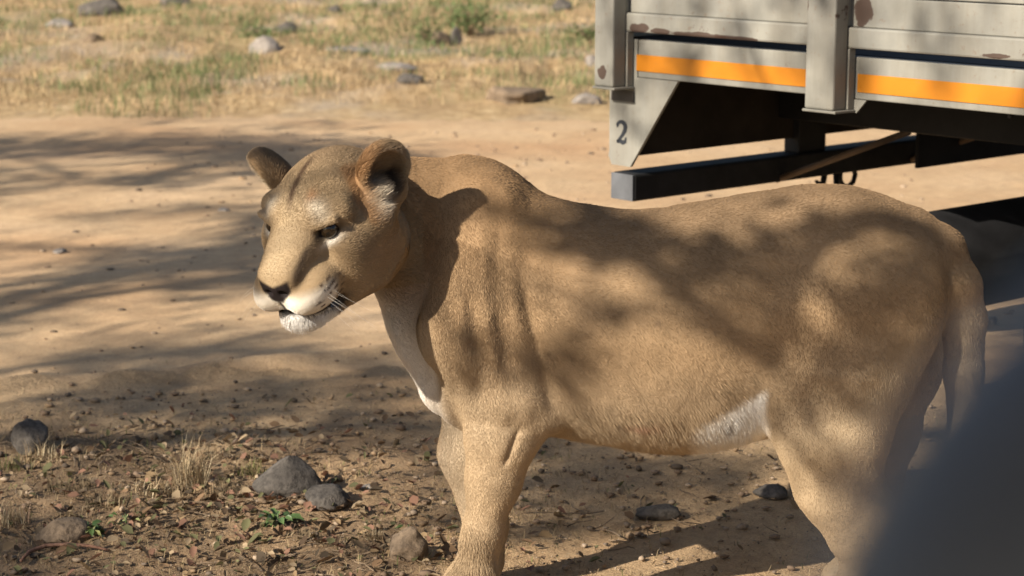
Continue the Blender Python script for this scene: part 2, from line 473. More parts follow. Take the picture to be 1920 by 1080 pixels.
# stencilled numeral 2 with serifs
def stroke(bm, pts, wid):
    n = len(pts); L_, R_ = [], []
    for i in range(n):
        a, b = pts[max(0, i-1)], pts[min(n-1, i+1)]
        d = Vector((b[0]-a[0], b[1]-a[1])).normalized(); nn = Vector((-d.y, d.x)) * wid[i] / 2
        L_.append(bm.verts.new((pts[i][0] + nn.x, 0, pts[i][1] + nn.y))); R_.append(bm.verts.new((pts[i][0] - nn.x, 0, pts[i][1] - nn.y)))
    for i in range(n-1): bm.faces.new((L_[i], R_[i], R_[i+1], L_[i+1]))
bm = bmesh.new()
top = [(-.019 + .0, .022)] + [(.019 * math.cos(t) * -1, .018 + .016 * math.sin(t)) for t in np.linspace(.25, math.pi, 9)] + [(.017, .008), (.006, -.008), (-.008, -.022), (-.018, -.030)]
stroke(bm, top, [.016, .013, .011, .011, .012, .013, .015, .017, .018, .018, .016, .013, .010, .009])
stroke(bm, [(-.021, -.0315), (-.006, -.028), (.008, -.0315), (.019, -.028), (.022, -.014)], [.008, .014, .015, .013, .006])
num = obj_bm('stencil_number', bm, INK.m, truck)
num.location = (.056, -.0022, .864)
# ================================================================== the lioness
LY = 4.30                                        # distance of her mid plane
def L(u, v, y=0.0): return at(u, v, LY + y)
def LX(u): return at(u, 540, LY)[0]
def LZ(v): return at(960, v, LY)[2]
def NX(u): return at(u, 540, LY - .17)[0]                 # the same on her near side
def NZ(v): return at(960, v, LY - .17)[2]

# ---- a signed distance field on a rectilinear grid, finer round the head
def axis(segs):
    out = [segs[0][0]]
    for a, b, h in segs:
        n = max(1, int(round((b - a) / h)))
        out += list(np.linspace(a, b, n + 1)[1:])
    return np.array(out, np.float32)
GX = axis([(-.66, -.16, .0033), (-.16, .0, .0045), (.0, 1.12, .0062)])
GY = axis([(LY - .42, LY - .02, .0036), (LY - .02, LY + .32, .0065)])
GZ = axis([(-.01, .55, .0065), (.55, .62, .0045), (.62, 1.14, .0034)])
FLD = np.full((len(GX), len(GY), len(GZ)), 1.0, np.float32)
def block(lo, hi):
    s = []
    for g, a, b in zip((GX, GY, GZ), lo, hi):
        i0, i1 = np.searchsorted(g, a), np.searchsorted(g, b)
        s.append(slice(max(0, i0 - 1), min(len(g), i1 + 1)))
    return tuple(s)
def coords(s):
    return (GX[s[0]][:, None, None], GY[s[1]][None, :, None], GZ[s[2]][None, None, :])
def smin(a, b, k):
    h = np.clip(.5 + .5 * (b - a) / k, 0, 1)
    return b + (a - b) * h - k * h * (1 - h)
def put(lo, hi, fn, k, pad=.05):
    s = block(np.asarray(lo) - pad - k, np.asarray(hi) + pad + k)
    d = fn(*coords(s)).astype(np.float32)
    FLD[s] = smin(FLD[s], d, k)
def carve(lo, hi, fn, k, pad=.02):
    s = block(np.asarray(lo) - pad - k, np.asarray(hi) + pad + k)
    d = fn(*coords(s)).astype(np.float32)
    FLD[s] = -smin(-FLD[s], d, k)
def cone(a, b, ra, rb, k=.03, ys=1.0):
    """tapered capsule, ys squeezes it sideways"""
    a, b = np.array(a, float), np.array(b, float)
    m = (a[1] + b[1]) / 2
    def fn(x, y, z):
        Y = m + (y - m) / ys
        pa = (x - a[0], Y - (m + (a[1] - m) / ys), z - a[2])
        d = np.array([b[0] - a[0], (b[1] - a[1]) / ys, b[2] - a[2]])
        t = np.clip((pa[0]*d[0] + pa[1]*d[1] + pa[2]*d[2]) / (d @ d), 0, 1)
        q = np.sqrt((pa[0]-d[0]*t)**2 + (pa[1]-d[1]*t)**2 + (pa[2]-d[2]*t)**2)
        return (q - (ra + (rb - ra) * t)) * (.5 + .5 * min(1, ys))
    r = max(ra, rb)
    put(np.minimum(a, b) - r, np.maximum(a, b) + r, fn, k)
def ell(c, r, k=.03, R=None, sub=False):
    c = np.array(c, float); r = np.array(r, float)
    R = np.eye(3) if R is None else R                # rows = local axes
    def fn(x, y, z):
        p = (x - c[0], y - c[1], z - c[2])
        q = [(R[i, 0]*p[0] + R[i, 1]*p[1] + R[i, 2]*p[2]) for i in range(3)]
        k0 = np.sqrt(sum((q[i] / r[i])**2 for i in range(3)))
        k1 = np.sqrt(sum((q[i] / r[i]**2)**2 for i in range(3)))
        return k0 * (k0 - 1) / np.maximum(k1, 1e-4)
    e = np.max(r)
    (carve if sub else put)(c - e, c + e, fn, k)

# ---- trunk from measured back and belly lines
prof = np.array([  # picture x, back, belly, half width
    (806, 426, 640, .06), (822, 356, 730, .115), (860, 307, 795, .160), (900, 307, 812, .182), (960, 330, 812, .190), (1000, 354, 812, .192),
    (1060, 374, 810, .198), (1150, 389, 822, .207), (1220, 391, 835, .212), (1300, 380, 838, .208), (1400, 361, 824, .190),
    (1500, 346, 800, .170), (1580, 347, 750, .165), (1640, 363, 700, .160), (1700, 387, 668, .145), (1740, 411, 640, .115), (1766, 448, 600, .055)], float)
pX = np.array([LX(u) for u in prof[:, 0]]); pT = np.array([LZ(v) for v in prof[:, 1]]); pB = np.array([LZ(v) for v in prof[:, 2]]); pW = prof[:, 3]
def spl(xq, xs, ys):
    # smooth (monotone-ish) interpolation
    m = np.gradient(ys, xs)
    i = np.clip(np.searchsorted(xs, xq) - 1, 0, len(xs) - 2)
    h = xs[i+1] - xs[i]; t = (xq - xs[i]) / h
    return ((2*t**3 - 3*t**2 + 1)*ys[i] + (t**3 - 2*t**2 + t)*h*m[i] + (-2*t**3 + 3*t**2)*ys[i+1] + (t**3 - t**2)*h*m[i+1])
def trunk(x, y, z):
    xs = np.clip(x[:, 0, 0], pX[0], pX[-1])
    tp, bt, w = spl(xs, pX, pT)[:, None, None], spl(xs, pX, pB)[:, None, None], spl(xs, pX, pW)[:, None, None]
    zc, hz = tp * .46 + bt * .54, None
    up = z > zc
    hz = np.where(up, tp - zc, zc - bt)
    dy, dz = y - LY, z - zc
    a, b = np.abs(dy) / w, np.abs(dz) / np.maximum(hz, .01)
    r = np.where(up, (a**1.9 + b**1.9)**(1/1.9), (a**2.3 + b**2.3)**(1/2.3))
    d = (r - 1) * np.sqrt(dy**2 + dz**2 + 1e-6) / np.maximum(r, .05)
    d = np.where(r < .2, -.1, d)
    over = np.maximum(np.maximum(pX[0] - x, x - pX[-1]), 0)
    return np.sqrt(np.maximum(d, 0)**2 + over**2) + np.minimum(d, 0)
put((pX[0], LY - .21, .3), (pX[-1], LY + .21, 1.05), trunk, .01)

# ---- neck and chest
cone(L(742, 394, -.035), L(880, 430, .01), .118, .156, .04, .70)
cone(L(748, 470, -.05), L(838, 590, .0), .088, .124, .04, .74)
cone(L(832, 600, .01), L(852, 715, .0), .108, .080, .05, .95)
# ---- near fore limb
cone(L(915, 400, -.085), L(872, 620, -.135), .060, .092, .045, .62)
cone(L(872, 630, -.125), L(975, 765, -.13), .090, .070, .035, .72)
cone(L(940, 640, -.13), L(985, 770, -.135), .085, .06, .04, .6)
cone(L(938, 760, -.125), L(940, 822, -.125), .076, .072, .03, .72)
cone(L(940, 822, -.125), L(926, 895, -.12), .072, .057, .03, .74)
cone(L(926, 895, -.12), L(905, 1005, -.12), .057, .043, .03, .85)
cone(L(905, 1005, -.12), L(892, 1075, -.12), .043, .045, .03, .95)
cone(L(892, 1080, -.12), L(850, 1128, -.12), .052, .045, .02, 1.1)
for dy in (-.045, -.015, .015, .045):
    ell(L(838, 1138, -.12 + dy), (.04, .022, .028), .012)
ell(L(966, 752, -.165), (.050, .030, .034), .03)                # point of the elbow
# ---- far fore limb
cone(L(860, 640, .12), L(930, 760, .12), .095, .075, .04, .7)
cone(L(893, 770, .12), L(884, 850, .12), .075, .066, .03, .8)
cone(L(884, 850, .12), L(912, 985, .12), .066, .048, .03, .9)
cone(L(912, 985, .12), L(905, 1050, .12), .048, .046, .02)
cone(L(905, 1050, .12), L(868, 1085, .12), .048, .042, .02, 1.1)
for dy in (-.04, -.013, .013, .04):
    ell(L(858, 1092, .12 + dy), (.036, .02, .025), .012)
# ---- near hind limb
cone(L(1560, 490, -.075), L(1590, 600, -.10), .13, .172, .06, .50)
cone(L(1590, 600, -.105), L(1572, 700, -.115), .176, .158, .05, .55)
cone(L(1572, 700, -.115), L(1563, 800, -.12), .158, .124, .03, .62)
cone(L(1563, 800, -.12), L(1570, 905, -.12), .126, .088, .03, .66)
cone(L(1570, 905, -.12), L(1604, 1000, -.12), .088, .062, .03, .75)
cone(L(1560, 860, -.12), L(1655, 960, -.12), .06, .036, .03, .8)   # tendon to the heel
cone(L(1640, 965, -.12), L(1612, 1095, -.12), .052, .045, .03, .9)
cone(L(1610, 1100, -.12), L(1560, 1138, -.12), .048, .042, .02, 1.15)
for dy in (-.042, -.014, .014, .042):
    ell(L(1545, 1142, -.12 + dy), (.038, .021, .027), .012)
ell(L(1716, 520, -.055), (.07, .055, .10), .05)
# ---- far hind limb, set back
cone(L(1640, 540, .09), L(1668, 680, .10), .15, .115, .05, .6)
cone(L(1668, 680, .10), L(1650, 800, .11), .108, .085, .04, .7)
cone(L(1650, 800, .11), L(1640, 920, .11), .085, .055, .03, .8)
cone(L(1640, 920, .11), L(1622, 1050, .11), .052, .045, .03, .9)
cone(L(1622, 1050, .11), L(1575, 1085, .11), .047, .042, .02, 1.1)
# ---- tail
tp = [(1705, 440, .06), (1762, 470, .052), (1795, 535, .047), (1806, 600, .045), (1808, 700, .041), (1806, 820, .035), (1800, 940, .03), (1790, 1020, .034), (1780, 1060, .018)]
for k_, ((u0, v0, r0), (u1, v1, r1)) in enumerate(zip(tp, tp[1:])):
    cone(L(u0, v0, -.05 * min(1, k_ / 2)), L(u1, v1, -.05 * min(1, (k_ + 1) / 2)), r0, r1, .02)

# ---- head in its own frame: forward, sideways (+ = near side), up
HS = 1.10
H_YAW, H_PITCH, H_ROLL = math.radians(31), math.radians(24), math.radians(1)
HO = L(628, 385, -.165)
HK = .79                                               # muzzle length
f0 = np.array([-math.sin(H_YAW), -math.cos(H_YAW), 0.0]); up0 = np.array([0, 0, 1.0])
f1 = f0 * math.cos(H_PITCH) - up0 * math.sin(H_PITCH); u1 = up0 * math.cos(H_PITCH) + f0 * math.sin(H_PITCH)
s1 = np.cross(u1, f1)                                   # her left, the side towards us
cr, sr = math.cos(H_ROLL), math.sin(H_ROLL)
s1, u1 = s1 * cr + u1 * sr, u1 * cr - s1 * sr
HR = np.array([f1, s1, u1])
def Hp(x, y, z):
    x = x if x < .1 else .1 + (x - .1) * HK
    return HO + HS * (x * f1 + y * s1 + z * u1)
def to_head(P):
    q = ((P - HO) @ HR.T) / HS
    q[:, 0] = np.where(q[:, 0] < .1, q[:, 0], .1 + (q[:, 0] - .1) / HK)
    return q
def hcone(a, b, ra, rb, k=.02):
    cone(Hp(*a), Hp(*b), ra * HS, rb * HS, k)
def hell(c, r, k=.02, rot=None, sub=False):
    R = HR if rot is None else rot @ HR
    ell(Hp(*c), np.array(r) * HS, k, R, sub)
def rot_l(ax, deg):
    return np.array(Matrix.Rotation(math.radians(deg), 3, ax)).T

hell((-.01, 0, .012), (.112, .100, .092), .03)            # brain case
hell((.045, 0, .036), (.092, .078, .062), .03)            # forehead
hcone((.075, 0, .010), (.215, 0, -.030), .060, .036, .03) # bridge of the nose
hcone((.10, .026, .022), (.228, .021, -.028), .030, .026, .02)
hcone((.10, -.026, .022), (.228, -.021, -.028), .030, .026, .02)
hcone((.13, 0, -.055), (.205, 0, -.068), .056, .042, .03) # muzzle core
for s in (-1, 1):
    hell((.205, .038*s, -.074), (.052, .038, .036), .014)     # whisker pads
    hell((.168, .050*s, -.066), (.056, .032, .038), .02)
    hell((.045, .080*s, -.060), (.080, .044, .072), .028)     # cheek
    hell((-.005, .092*s, -.066), (.058, .038, .072), .025)    # jaw muscle and ruff
    hcone((.085, .076*s, -.018), (.02, .102*s, -.010), .032, .034, .03)   # cheek bone
    hcone((.100, .042*s, .044), (.074, .078*s, .042), .022, .024, .025)    # brow
    hcone((.175, .024*s, -.120), (.04, .072*s, -.110), .030, .042, .025)  # lower jaw
    hell((.126, .068*s, .020), (.024, .0235, .0125), .008, rot_l('X', -20*s), sub=True)   # eye socket
    hcone((.128, .052*s, .034), (.112, .084*s, .042), .0070, .0070, .010)  # heavy upper lid
hell((.198, 0, -.128), (.036, .042, .030), .016)          # chin
hell((.240, 0, -.040), (.016, .030, .015), .012)          # nose pad
# mouth line between the lips
for s in (-1, 1):
    a, b = Hp(.255, .0*s, -.103), Hp(.146, .068*s, -.114)
    def mouth(x, y, z, a=a, b=b):
        d = b - a
        pa = (x-a[0], y-a[1], z-a[2])
        t = np.clip((pa[0]*d[0]+pa[1]*d[1]+pa[2]*d[2])/(d@d), 0, 1)
        return np.sqrt((pa[0]-d[0]*t)**2+(pa[1]-d[1]*t)**2+(pa[2]-d[2]*t)**2) - .008
    carve(np.minimum(a, b), np.maximum(a, b), mouth, .006)
    hell((.262, .017*s, -.050), (.008, .010, .006), .004, rot_l('X', -25*s), sub=True)      # nostrils
_c = Hp(.268, 0, -.085)
carve(_c - .03, _c + .03, lambda x, y, z: np.sqrt((x-_c[0])**2+(y-_c[1])**2+(z-_c[2])**2) - .010, .01)
# ears: a rounded shell opened by an inner hollow
EAR = {}
for s in (1, -1):
    tilt = rot_l('X', -(20 if s > 0 else 30) * s) ; yaw = rot_l('Z', (58 if s > 0 else 40) * s)
    c = np.array([-.028, .114*s, .068]) if s > 0 else np.array([-.018, -.140, .036])
    Rm = yaw @ tilt
    EAR[s] = (c, Rm)
    ax = Rm                                            # rows: ear normal, ear across, ear up in head frame
    q_ = .92 if s > 0 else 1.06
    hell(c, (.034*q_, .056*q_, .070*q_), .012, Rm)
    hell(c + ax[0]*.030 + ax[2]*.004, (.043, .048*q_, .062*q_), .005, Rm, sub=True)
    hell(c - ax[2]*.055 - ax[0]*.004, (.040, .052, .035), .02, Rm)
    hell(c + ax[0]*.012 - ax[1]*.020 - ax[2]*.040, (.022, .024, .024), .012, Rm)   # tuft at the ear root

# ---- surface nets
def surface_nets(V, gx, gy, gz):
    S = V < 0
    nx, ny, nz = V.shape
    c = S[:-1, :-1, :-1].astype(np.int8)
    tot = np.zeros((nx-1, ny-1, nz-1), np.int8)
    for i in (0, 1):
        for j in (0, 1):
            for k in (0, 1):
                tot += S[i:nx-1+i, j:ny-1+j, k:nz-1+k]
    act = (tot > 0) & (tot < 8)
    I, J, K = np.nonzero(act)
    idx = np.full(act.shape, -1, np.int32); idx[I, J, K] = np.arange(len(I))
    acc = np.zeros((len(I), 3), np.float64); cnt = np.zeros(len(I))
    cor = [(i, j, k) for i in (0, 1) for j in (0, 1) for k in (0, 1)]
    for a in range(8):
        for b in range(a + 1, 8):
            da = [cor[b][m] - cor[a][m] for m in range(3)]
            if sum(map(abs, da)) != 1: continue
            A, B = cor[a], cor[b]
            va = V[I+A[0], J+A[1], K+A[2]]; vb = V[I+B[0], J+B[1], K+B[2]]
            m = (va < 0) != (vb < 0)
            t = np.where(m, va / np.where(m, va - vb, 1), 0)
            for q, (g, ii, ia, ib) in enumerate(((gx, I, A[0], B[0]), (gy, J, A[1], B[1]), (gz, K, A[2], B[2]))):
                acc[:, q] += np.where(m, g[ii+ia] * (1-t) + g[ii+ib] * t, 0)
            cnt += m
    P = acc / cnt[:, None]
    Q = []
    def quads(ax):
        sl0 = [slice(1, -1)]*3; sl1 = [slice(1, -1)]*3
        sl0[ax] = slice(0, -1); sl1[ax] = slice(1, None)
        a, b = S[tuple(sl0)], S[tuple(sl1)]
        i, j, k = np.nonzero(a != b)
        flip = a[i, j, k]
        off = [1, 1, 1]; off[ax] = 0
        i, j, k = i + off[0], j + off[1], k + off[2]
        u, v = [(1, 2), (2, 0), (0, 1)][ax]
        def g(du, dv):
            p = [i.copy(), j.copy(), k.copy()]; p[u] -= du; p[v] -= dv
            return idx[p[0], p[1], p[2]]
        q = np.stack([g(1, 1), g(0, 1), g(0, 0), g(1, 0)], 1)
        q[~flip] = q[~flip][:, ::-1]
        Q.append(q)
    for ax in range(3): quads(ax)
    return P, np.concatenate(Q)
PV, PF = surface_nets(FLD, GX, GY, GZ)
del FLD
# keep the big connected piece only
def vert_normals(P, F):
    n = np.cross(P[F[:, 2]] - P[F[:, 0]], P[F[:, 3]] - P[F[:, 1]])
    N = np.zeros_like(P)
    for k in range(4): np.add.at(N, F[:, k], n)
    return N / (np.linalg.norm(N, axis=1, keepdims=True) + 1e-12)
def relax(P, F, it, lam=.5):
    E = np.concatenate([F[:, [0, 1]], F[:, [1, 2]], F[:, [2, 3]], F[:, [3, 0]]])
    deg = np.bincount(E.ravel(), minlength=len(P)).astype(float)[:, None]
    for k in range(it):
        for l in (lam, -lam * 1.03):
            s = np.zeros_like(P); 
            for q in range(3):
                s[:, q] = np.bincount(E[:, 0], P[E[:, 1], q], len(P)) + np.bincount(E[:, 1], P[E[:, 0], q], len(P))
            P = P + l * (s / np.maximum(deg, 1) - P)
    return P

# ---- fine relief: folds of loose skin over the shoulder, crease behind the fore limb, uneven muscle
def relief(P, N):
    x, y, z = P.T
    w = sstep(-.16, -.10, x)
    cx, cz = NX(905), NZ(600)
    m = np.exp(-(((x - cx) / .080)**2 + ((z - cz) / .19)**2))
    wv = np.sin((x - cx) * 100 + 9 * (z - cz) + 2.4 * fbm(x * 9, y * 3, z * 7, 3, 3)) * .5 + .7 * 1.3 * fbm(x * 22, y * 8, z * 11, 5, 4)
    d = .011 * m * wv + .007 * fbm(x * 6, y * 6, z * 6, 11, 3) + .0016 * fbm(x * 30, y * 22, z * 22, 12, 2)
    l = (x - NX(985)) - .25 * (NZ(560) - z)
    d = d - .012 * np.exp(-(l / .016)**2) * sstep(NZ(800), NZ(720), z) * sstep(NZ(470), NZ(580), z)
    l = (x - NX(958)) + .35 * (NZ(840) - z)                       # crease on the fore arm
    d = d - .007 * np.exp(-(l / .008)**2) * sstep(NZ(880), NZ(860), z) * sstep(NZ(795), NZ(815), z)
    l = z - NZ(797) + .10 * (x - NX(930))
    d = d - .0025 * np.exp(-(l / .012)**2) * sstep(NX(870), NX(890), x) * sstep(NX(1000), NX(980), x)
    return P + N * (d * w)[:, None]
PV = relax(PV, PF, 3)
PV = relief(PV, vert_normals(PV, PF))
PN = vert_normals(PV, PF)

# ---- coat colours: the hair's own, plus light and shade painted on the cheek
def mixc(c, col, f): return c + (np.array(col) - c) * np.asarray(f)[:, None]
def gauss(d2): return np.exp(-d2)
def coat(P, N):
    x, y, z = P.T
    n1 = fbm(x*7, y*7, z*7, 21, 4); n2 = fbm(x*28, y*28, z*28, 22, 3)
    c = np.tile(np.array([.400, .262, .140]), (len(P), 1))
    xs = np.clip(x, pX[0], pX[-1]); tpz = spl(xs, pX, pT); btz = spl(xs, pX, pB)
    t = np.clip((z - btz) / (tpz - btz), -1.5, 1.2)                  # 0 belly, 1 back
    c = mixc(c, (.235, .150, .082), sstep(.66, 1.0, t) * .85)         # darker back
    c = mixc(c, (.365, .215, .100), sstep(.55, .85, t) * sstep(NX(1150), NX(950), x) * .6)
    c = mixc(c, (.52, .385, .24), sstep(.50, .12, t) * .75)           # pale flank
    c = mixc(c, (.56, .43, .275), sstep(.16, .02, t) * sstep(NX(1010), NX(1060), x) * .5)
    # white underside of the groin and the inner flank
    gx, gz = (x - NX(1395)) / .085, (z - NZ(800)) / .052
    slant = z - (NZ(800) + (x - NX(1310)) * .55)
    w = sstep(NX(1285), NX(1330), x) * sstep(.012, -.015, slant) * sstep(NX(1462), NX(1438), x)
    onleg = sstep(.135, .165, np.abs(y - LY)) * sstep(NX(1432), NX(1450), x)
    c = mixc(c, (.84, .79, .71), np.clip(w * (1 - onleg), 0, 1) * .97)
    c = mixc(c, (.62, .50, .36), gauss(((x - NX(1200))/.14)**2 + ((z - NZ(835))/.03)**2) * .5)
    c = mixc(c, (.45, .20, .13), gauss(((x - NX(1205))/.035)**2 + ((z - NZ(797))/.006)**2) * .6)   # healed scratch
    c = mixc(c, (.10, .08, .08), gauss(((x - NX(1371))/.008)**2 + ((z - NZ(806))/.008)**2) * .9)
    c = mixc(c, (.06, .04, .03), gauss(((x - NX(1158))/.005)**2 + ((z - NZ(795))/.005)**2) * .8)
    for (u, v, r) in ((1232, 600, .006), (1027, 660, .005), (1340, 618, .005)):
        c = mixc(c, (.14, .09, .06), gauss(((x - NX(u))/r)**2 + ((z - NZ(v))/r)**2) * .6)
    hx0 = to_head(P)[:, 0]
    # white front of the chest, pale inside of the limbs
    ch = sstep(.13, .06, np.abs(y - LY)) * sstep(NX(870), NX(800), x) * sstep(NZ(500), NZ(600), z)
    ch = ch * sstep(.05, -.02, hx0)
    c = mixc(c, (.68, .63, .56), np.clip(ch, 0, 1) * .85)
    inner = sstep(.2, .7, N[:, 1] * np.sign(LY - y)) * sstep(NZ(780), NZ(860), z)
    c = mixc(c, (.55, .44, .31), inner * .7)
    c = mixc(c, (.47, .33, .19), sstep(NZ(800), NZ(900), z) * .45)
    # under the tail
    ut = gauss(((x - NX(1752))/.014)**2 + ((z - NZ(545))/.05)**2) * sstep(.12, .08, np.abs(y - LY))
    c = mixc(c, (.68, .55, .42), ut * .85)
    ut = gauss(((x - NX(1757))/.016)**2 + ((z - NZ(602))/.028)**2) * sstep(.12, .09, np.abs(y - LY))
    c = mixc(c, (.12, .045, .028), ut * .9)
    c = mixc(c, (.10, .07, .05), sstep(NX(1770), NX(1785), x) * sstep(NZ(985), NZ(1010), z))      # tail tuft
    # ---------------- head
    q = to_head(P); hx, hy, hz = q.T; ay = np.abs(hy)
    inh = sstep(-.14, -.06, hx) * (hz > -.20) * (x < NX(790)) * (ay < .22)
    h = np.tile(np.array([.400, .275, .150]), (len(P), 1))
    h = mixc(h, (.46, .34, .20), gauss((hy/.03)**2) * sstep(.06, .12, hx) * .6)
    h = mixc(h, (.30, .20, .115), sstep(.0, .06, hz) * sstep(.06, -.02, hx) * .5)
    h = mixc(h, (.12, .07, .04), gauss(((hy + .010 - .12*(hx - .05))/.0075)**2) * sstep(-.02, .03, hx) * sstep(.15, .10, hx) * sstep(.0, .02, hz) * 1.0)   # dark line on the brow
    h = mixc(h, (.48, .23, .09), gauss(((ay - .036)/.009)**2 + ((hx - .096)/.014)**2) * (hy > 0) * sstep(.03, .05, hz) * .7)
    h = mixc(h, (.66, .56, .42), gauss(((ay - .054)/.020)**2 + ((hx - .113)/.018)**2) * sstep(.028, .046, hz) * .8)     # pale brow
    h = mixc(h, (.44, .25, .12), gauss(((ay - .10)/.04)**2 + ((hx - .035)/.05)**2 + ((hz + .06)/.04)**2) * .75)       # warm light bounced onto the cheek, painted in
    h = mixc(h, (.20, .14, .09), gauss(((ay - .092)/.03)**2 + ((hx - .088)/.018)**2 + ((hz + .025)/.035)**2) * .55) # shade painted behind the eye, where the sunlight ends
    # eye: dark rim, pale patch below, tear line
    ex, ey, ez = (hx - .118), (ay - .068), (hz - .020 - .36*(ay - .068))
    h = mixc(h, (.72, .66, .56), gauss((ex/.03)**2 + ((ey + .002)/.024)**2 + ((ez + .0205)/.0080)**2) * 1.0)
    rim = gauss(((ex)/.05)**2 + ((ey - .001)/.030)**2 + ((ez)/.0150)**2)
    h = mixc(h, (.018, .014, .012), np.clip(rim * 2.2 - .55, 0, 1))
    tl = gauss(((ay - .045 - .10*(hz + .01))/.0055)**2) * sstep(.016, .006, hz) * sstep(-.055, -.02, hz) * sstep(.10, .12, hx)
    h = mixc(h, (.07, .045, .03), tl * .85)
    # muzzle
    mz = sstep(.150, .185, hx) * sstep(-.044, -.066, hz)
    h = mixc(h, (.70, .63, .52), mz * .85)
    h = mixc(h, (.74, .72, .69), sstep(.14, .17, hx) * sstep(-.106, -.114, hz) * sstep(.075, .055, ay))   # chin
    h = mixc(h, (.66, .61, .54), sstep(.19, .215, hx) * sstep(-.078, -.088, hz) * sstep(.05, .03, ay) * .8)
    row = np.abs(((hz + .056 + .12*(hx - .2)) / .0125) % 1 - .5)
    spot = sstep(.30, .12, row) * sstep(-.15, .25, fbm(hx*95, hy*40, hz*60, 31, 2)) * sstep(.012, .03, ay) * sstep(.135, .15, hx) * sstep(.250, .228, hx) * sstep(-.100, -.094, hz) * sstep(-.040, -.050, hz)
    h = mixc(h, (.10, .06, .04), spot * .95)                                                        # whisker rows
    # nose leather, philtrum and lips
    nz_ = sstep(.228, .238, hx) * sstep(.037, .031, ay + 1.05 * np.maximum(-.046 - hz, 0)) * sstep(-.074, -.066, hz) * sstep(-.030, -.038, hz - .35 * ay)
    h = mixc(h, (.016, .010, .010), nz_)
    h = mixc(h, (.03, .022, .02), gauss((hy/.0035)**2) * sstep(.22, .235, hx) * sstep(-.064, -.070, hz) * sstep(-.112, -.104, hz))
    ml = gauss(((hz + .1045 + .12*np.maximum(ay - .01, 0))/.0068)**2) * sstep(.135, .15, hx) * sstep(.082, .072, ay)
    h = mixc(h, (.022, .016, .015), np.clip(ml * 1.5, 0, 1))
    h = mixc(h, (.03, .02, .018), gauss(((hx - .150)/.016)**2 + ((ay - .068)/.02)**2 + ((hz + .113)/.013)**2))
    # ears
    for s, (c0, Rm) in EAR.items():
        e = (q - c0) @ Rm.T
        on = sstep(.100, .085, np.sqrt((e[:, 1]/.8)**2 + e[:, 2]**2)) * sstep(-.075, -.05, e[:, 2]) * (hy * s > .05) * sstep(-.05, -.03, e[:, 0])
        inside = on * sstep(.058, .048, np.sqrt((e[:, 1]/.80)**2 + (e[:, 2] - .004)**2)) * sstep(.001, .006, e[:, 0] + .012)
        back = on * sstep(-.006, -.016, e[:, 0])
        h = mixc(h, (.46, .215, .075), on * (.5 if s > 0 else .15) * sstep(.005, -.035, e[:, 1] * s))
        h = mixc(h, (.085, .062, .046), back * .55 * sstep(-.02, .03, e[:, 2]))
        h = mixc(h, (.20, .135, .085), inside * .75)
        h = mixc(h, (.025, .018, .016), inside * gauss(((e[:, 1] - .012*s)/.020)**2 + ((e[:, 2] + .016)/.028)**2) * .95)
        h = mixc(h, (.72, .62, .47), on * gauss(((e[:, 1] + .024*s)/.016)**2 + ((e[:, 2] + .038)/.026)**2) * sstep(-.01, .01, e[:, 0]) * .9)
        h = mixc(h, (.56, .46, .31), on * sstep(.030, .046, e[:, 1] * s) * .7)
    c = c + (h - c) * inh[:, None]
    # throat
    th = sstep(NX(800), NX(740), x) * sstep(.2, .7, -N[:, 2]) * (1 - sstep(.10, .14, hx))
    c = mixc(c, (.55, .40, .25), th * .5)
    lum = c.mean(1); c = c * (.80 + .20 * sstep(.36, .55, lum))[:, None] * np.array([.87, .90, .945])
    c = c * (1 + .26 * n1 + .14 * n2)[:, None]
    return np.clip(c, .008, .9), q
pc, pq = coat(PV, PN)
BODY_M = Mat('lioness_short_coat', .75, .2)
_c = BODY_M.attr(); BODY_M.color(_c)
BODY_M.bump(BODY_M.noise(260, 3, .6), .25, .003)
lioness = empty('lioness', (LX(1250), LY, 0))
tag(lioness, 'tawny lioness standing side-on on the dirt, head turned, in front of the truck', 'lioness')
off = np.array([LX(1250), LY, 0])
body = mesh_np('body', PV - off, PF, BODY_M.m, lioness, True, pc)

# ---- eyes
def eye_mat():
    M = Mat('lid_shaded_eye', .06, .6)  # iris painted near black for the shade of the lids
    sep = M.n('ShaderNodeSeparateXYZ'); M.link(M.co, sep.inputs[0])
    r = M.math('SQRT', M.math('ADD', M.math('POWER', sep.outputs[0], 2.0), M.math('POWER', sep.outputs[1], 2.0)))
    M.color(M.ramp(M.math('MULTIPLY', r, 40.0), [(.0, (.006, .005, .004)), (.20, (.006, .005, .004)), (.24, (.022, .013, .006)), (.50, (.016, .010, .005)), (.58, (.02, .014, .01)), (1.0, (.03, .02, .016))]))
    return M.m
EYE_M = eye_mat()
for s in (1, -1):
    bm = bmesh.new(); bmesh.ops.create_uvsphere(bm, u_segments=28, v_segments=18, radius=.0185 * HS)
    o = obj_bm('eye', bm, EYE_M, lioness, True)
    look = (f1 * .80 + s1 * (.45 * s) - u1 * .10); look /= np.linalg.norm(look)
    o.rotation_euler = Vector(look).to_track_quat('Z', 'Y').to_euler()
    o.location = Vector(Hp(.107, .062*s, .019) - off)

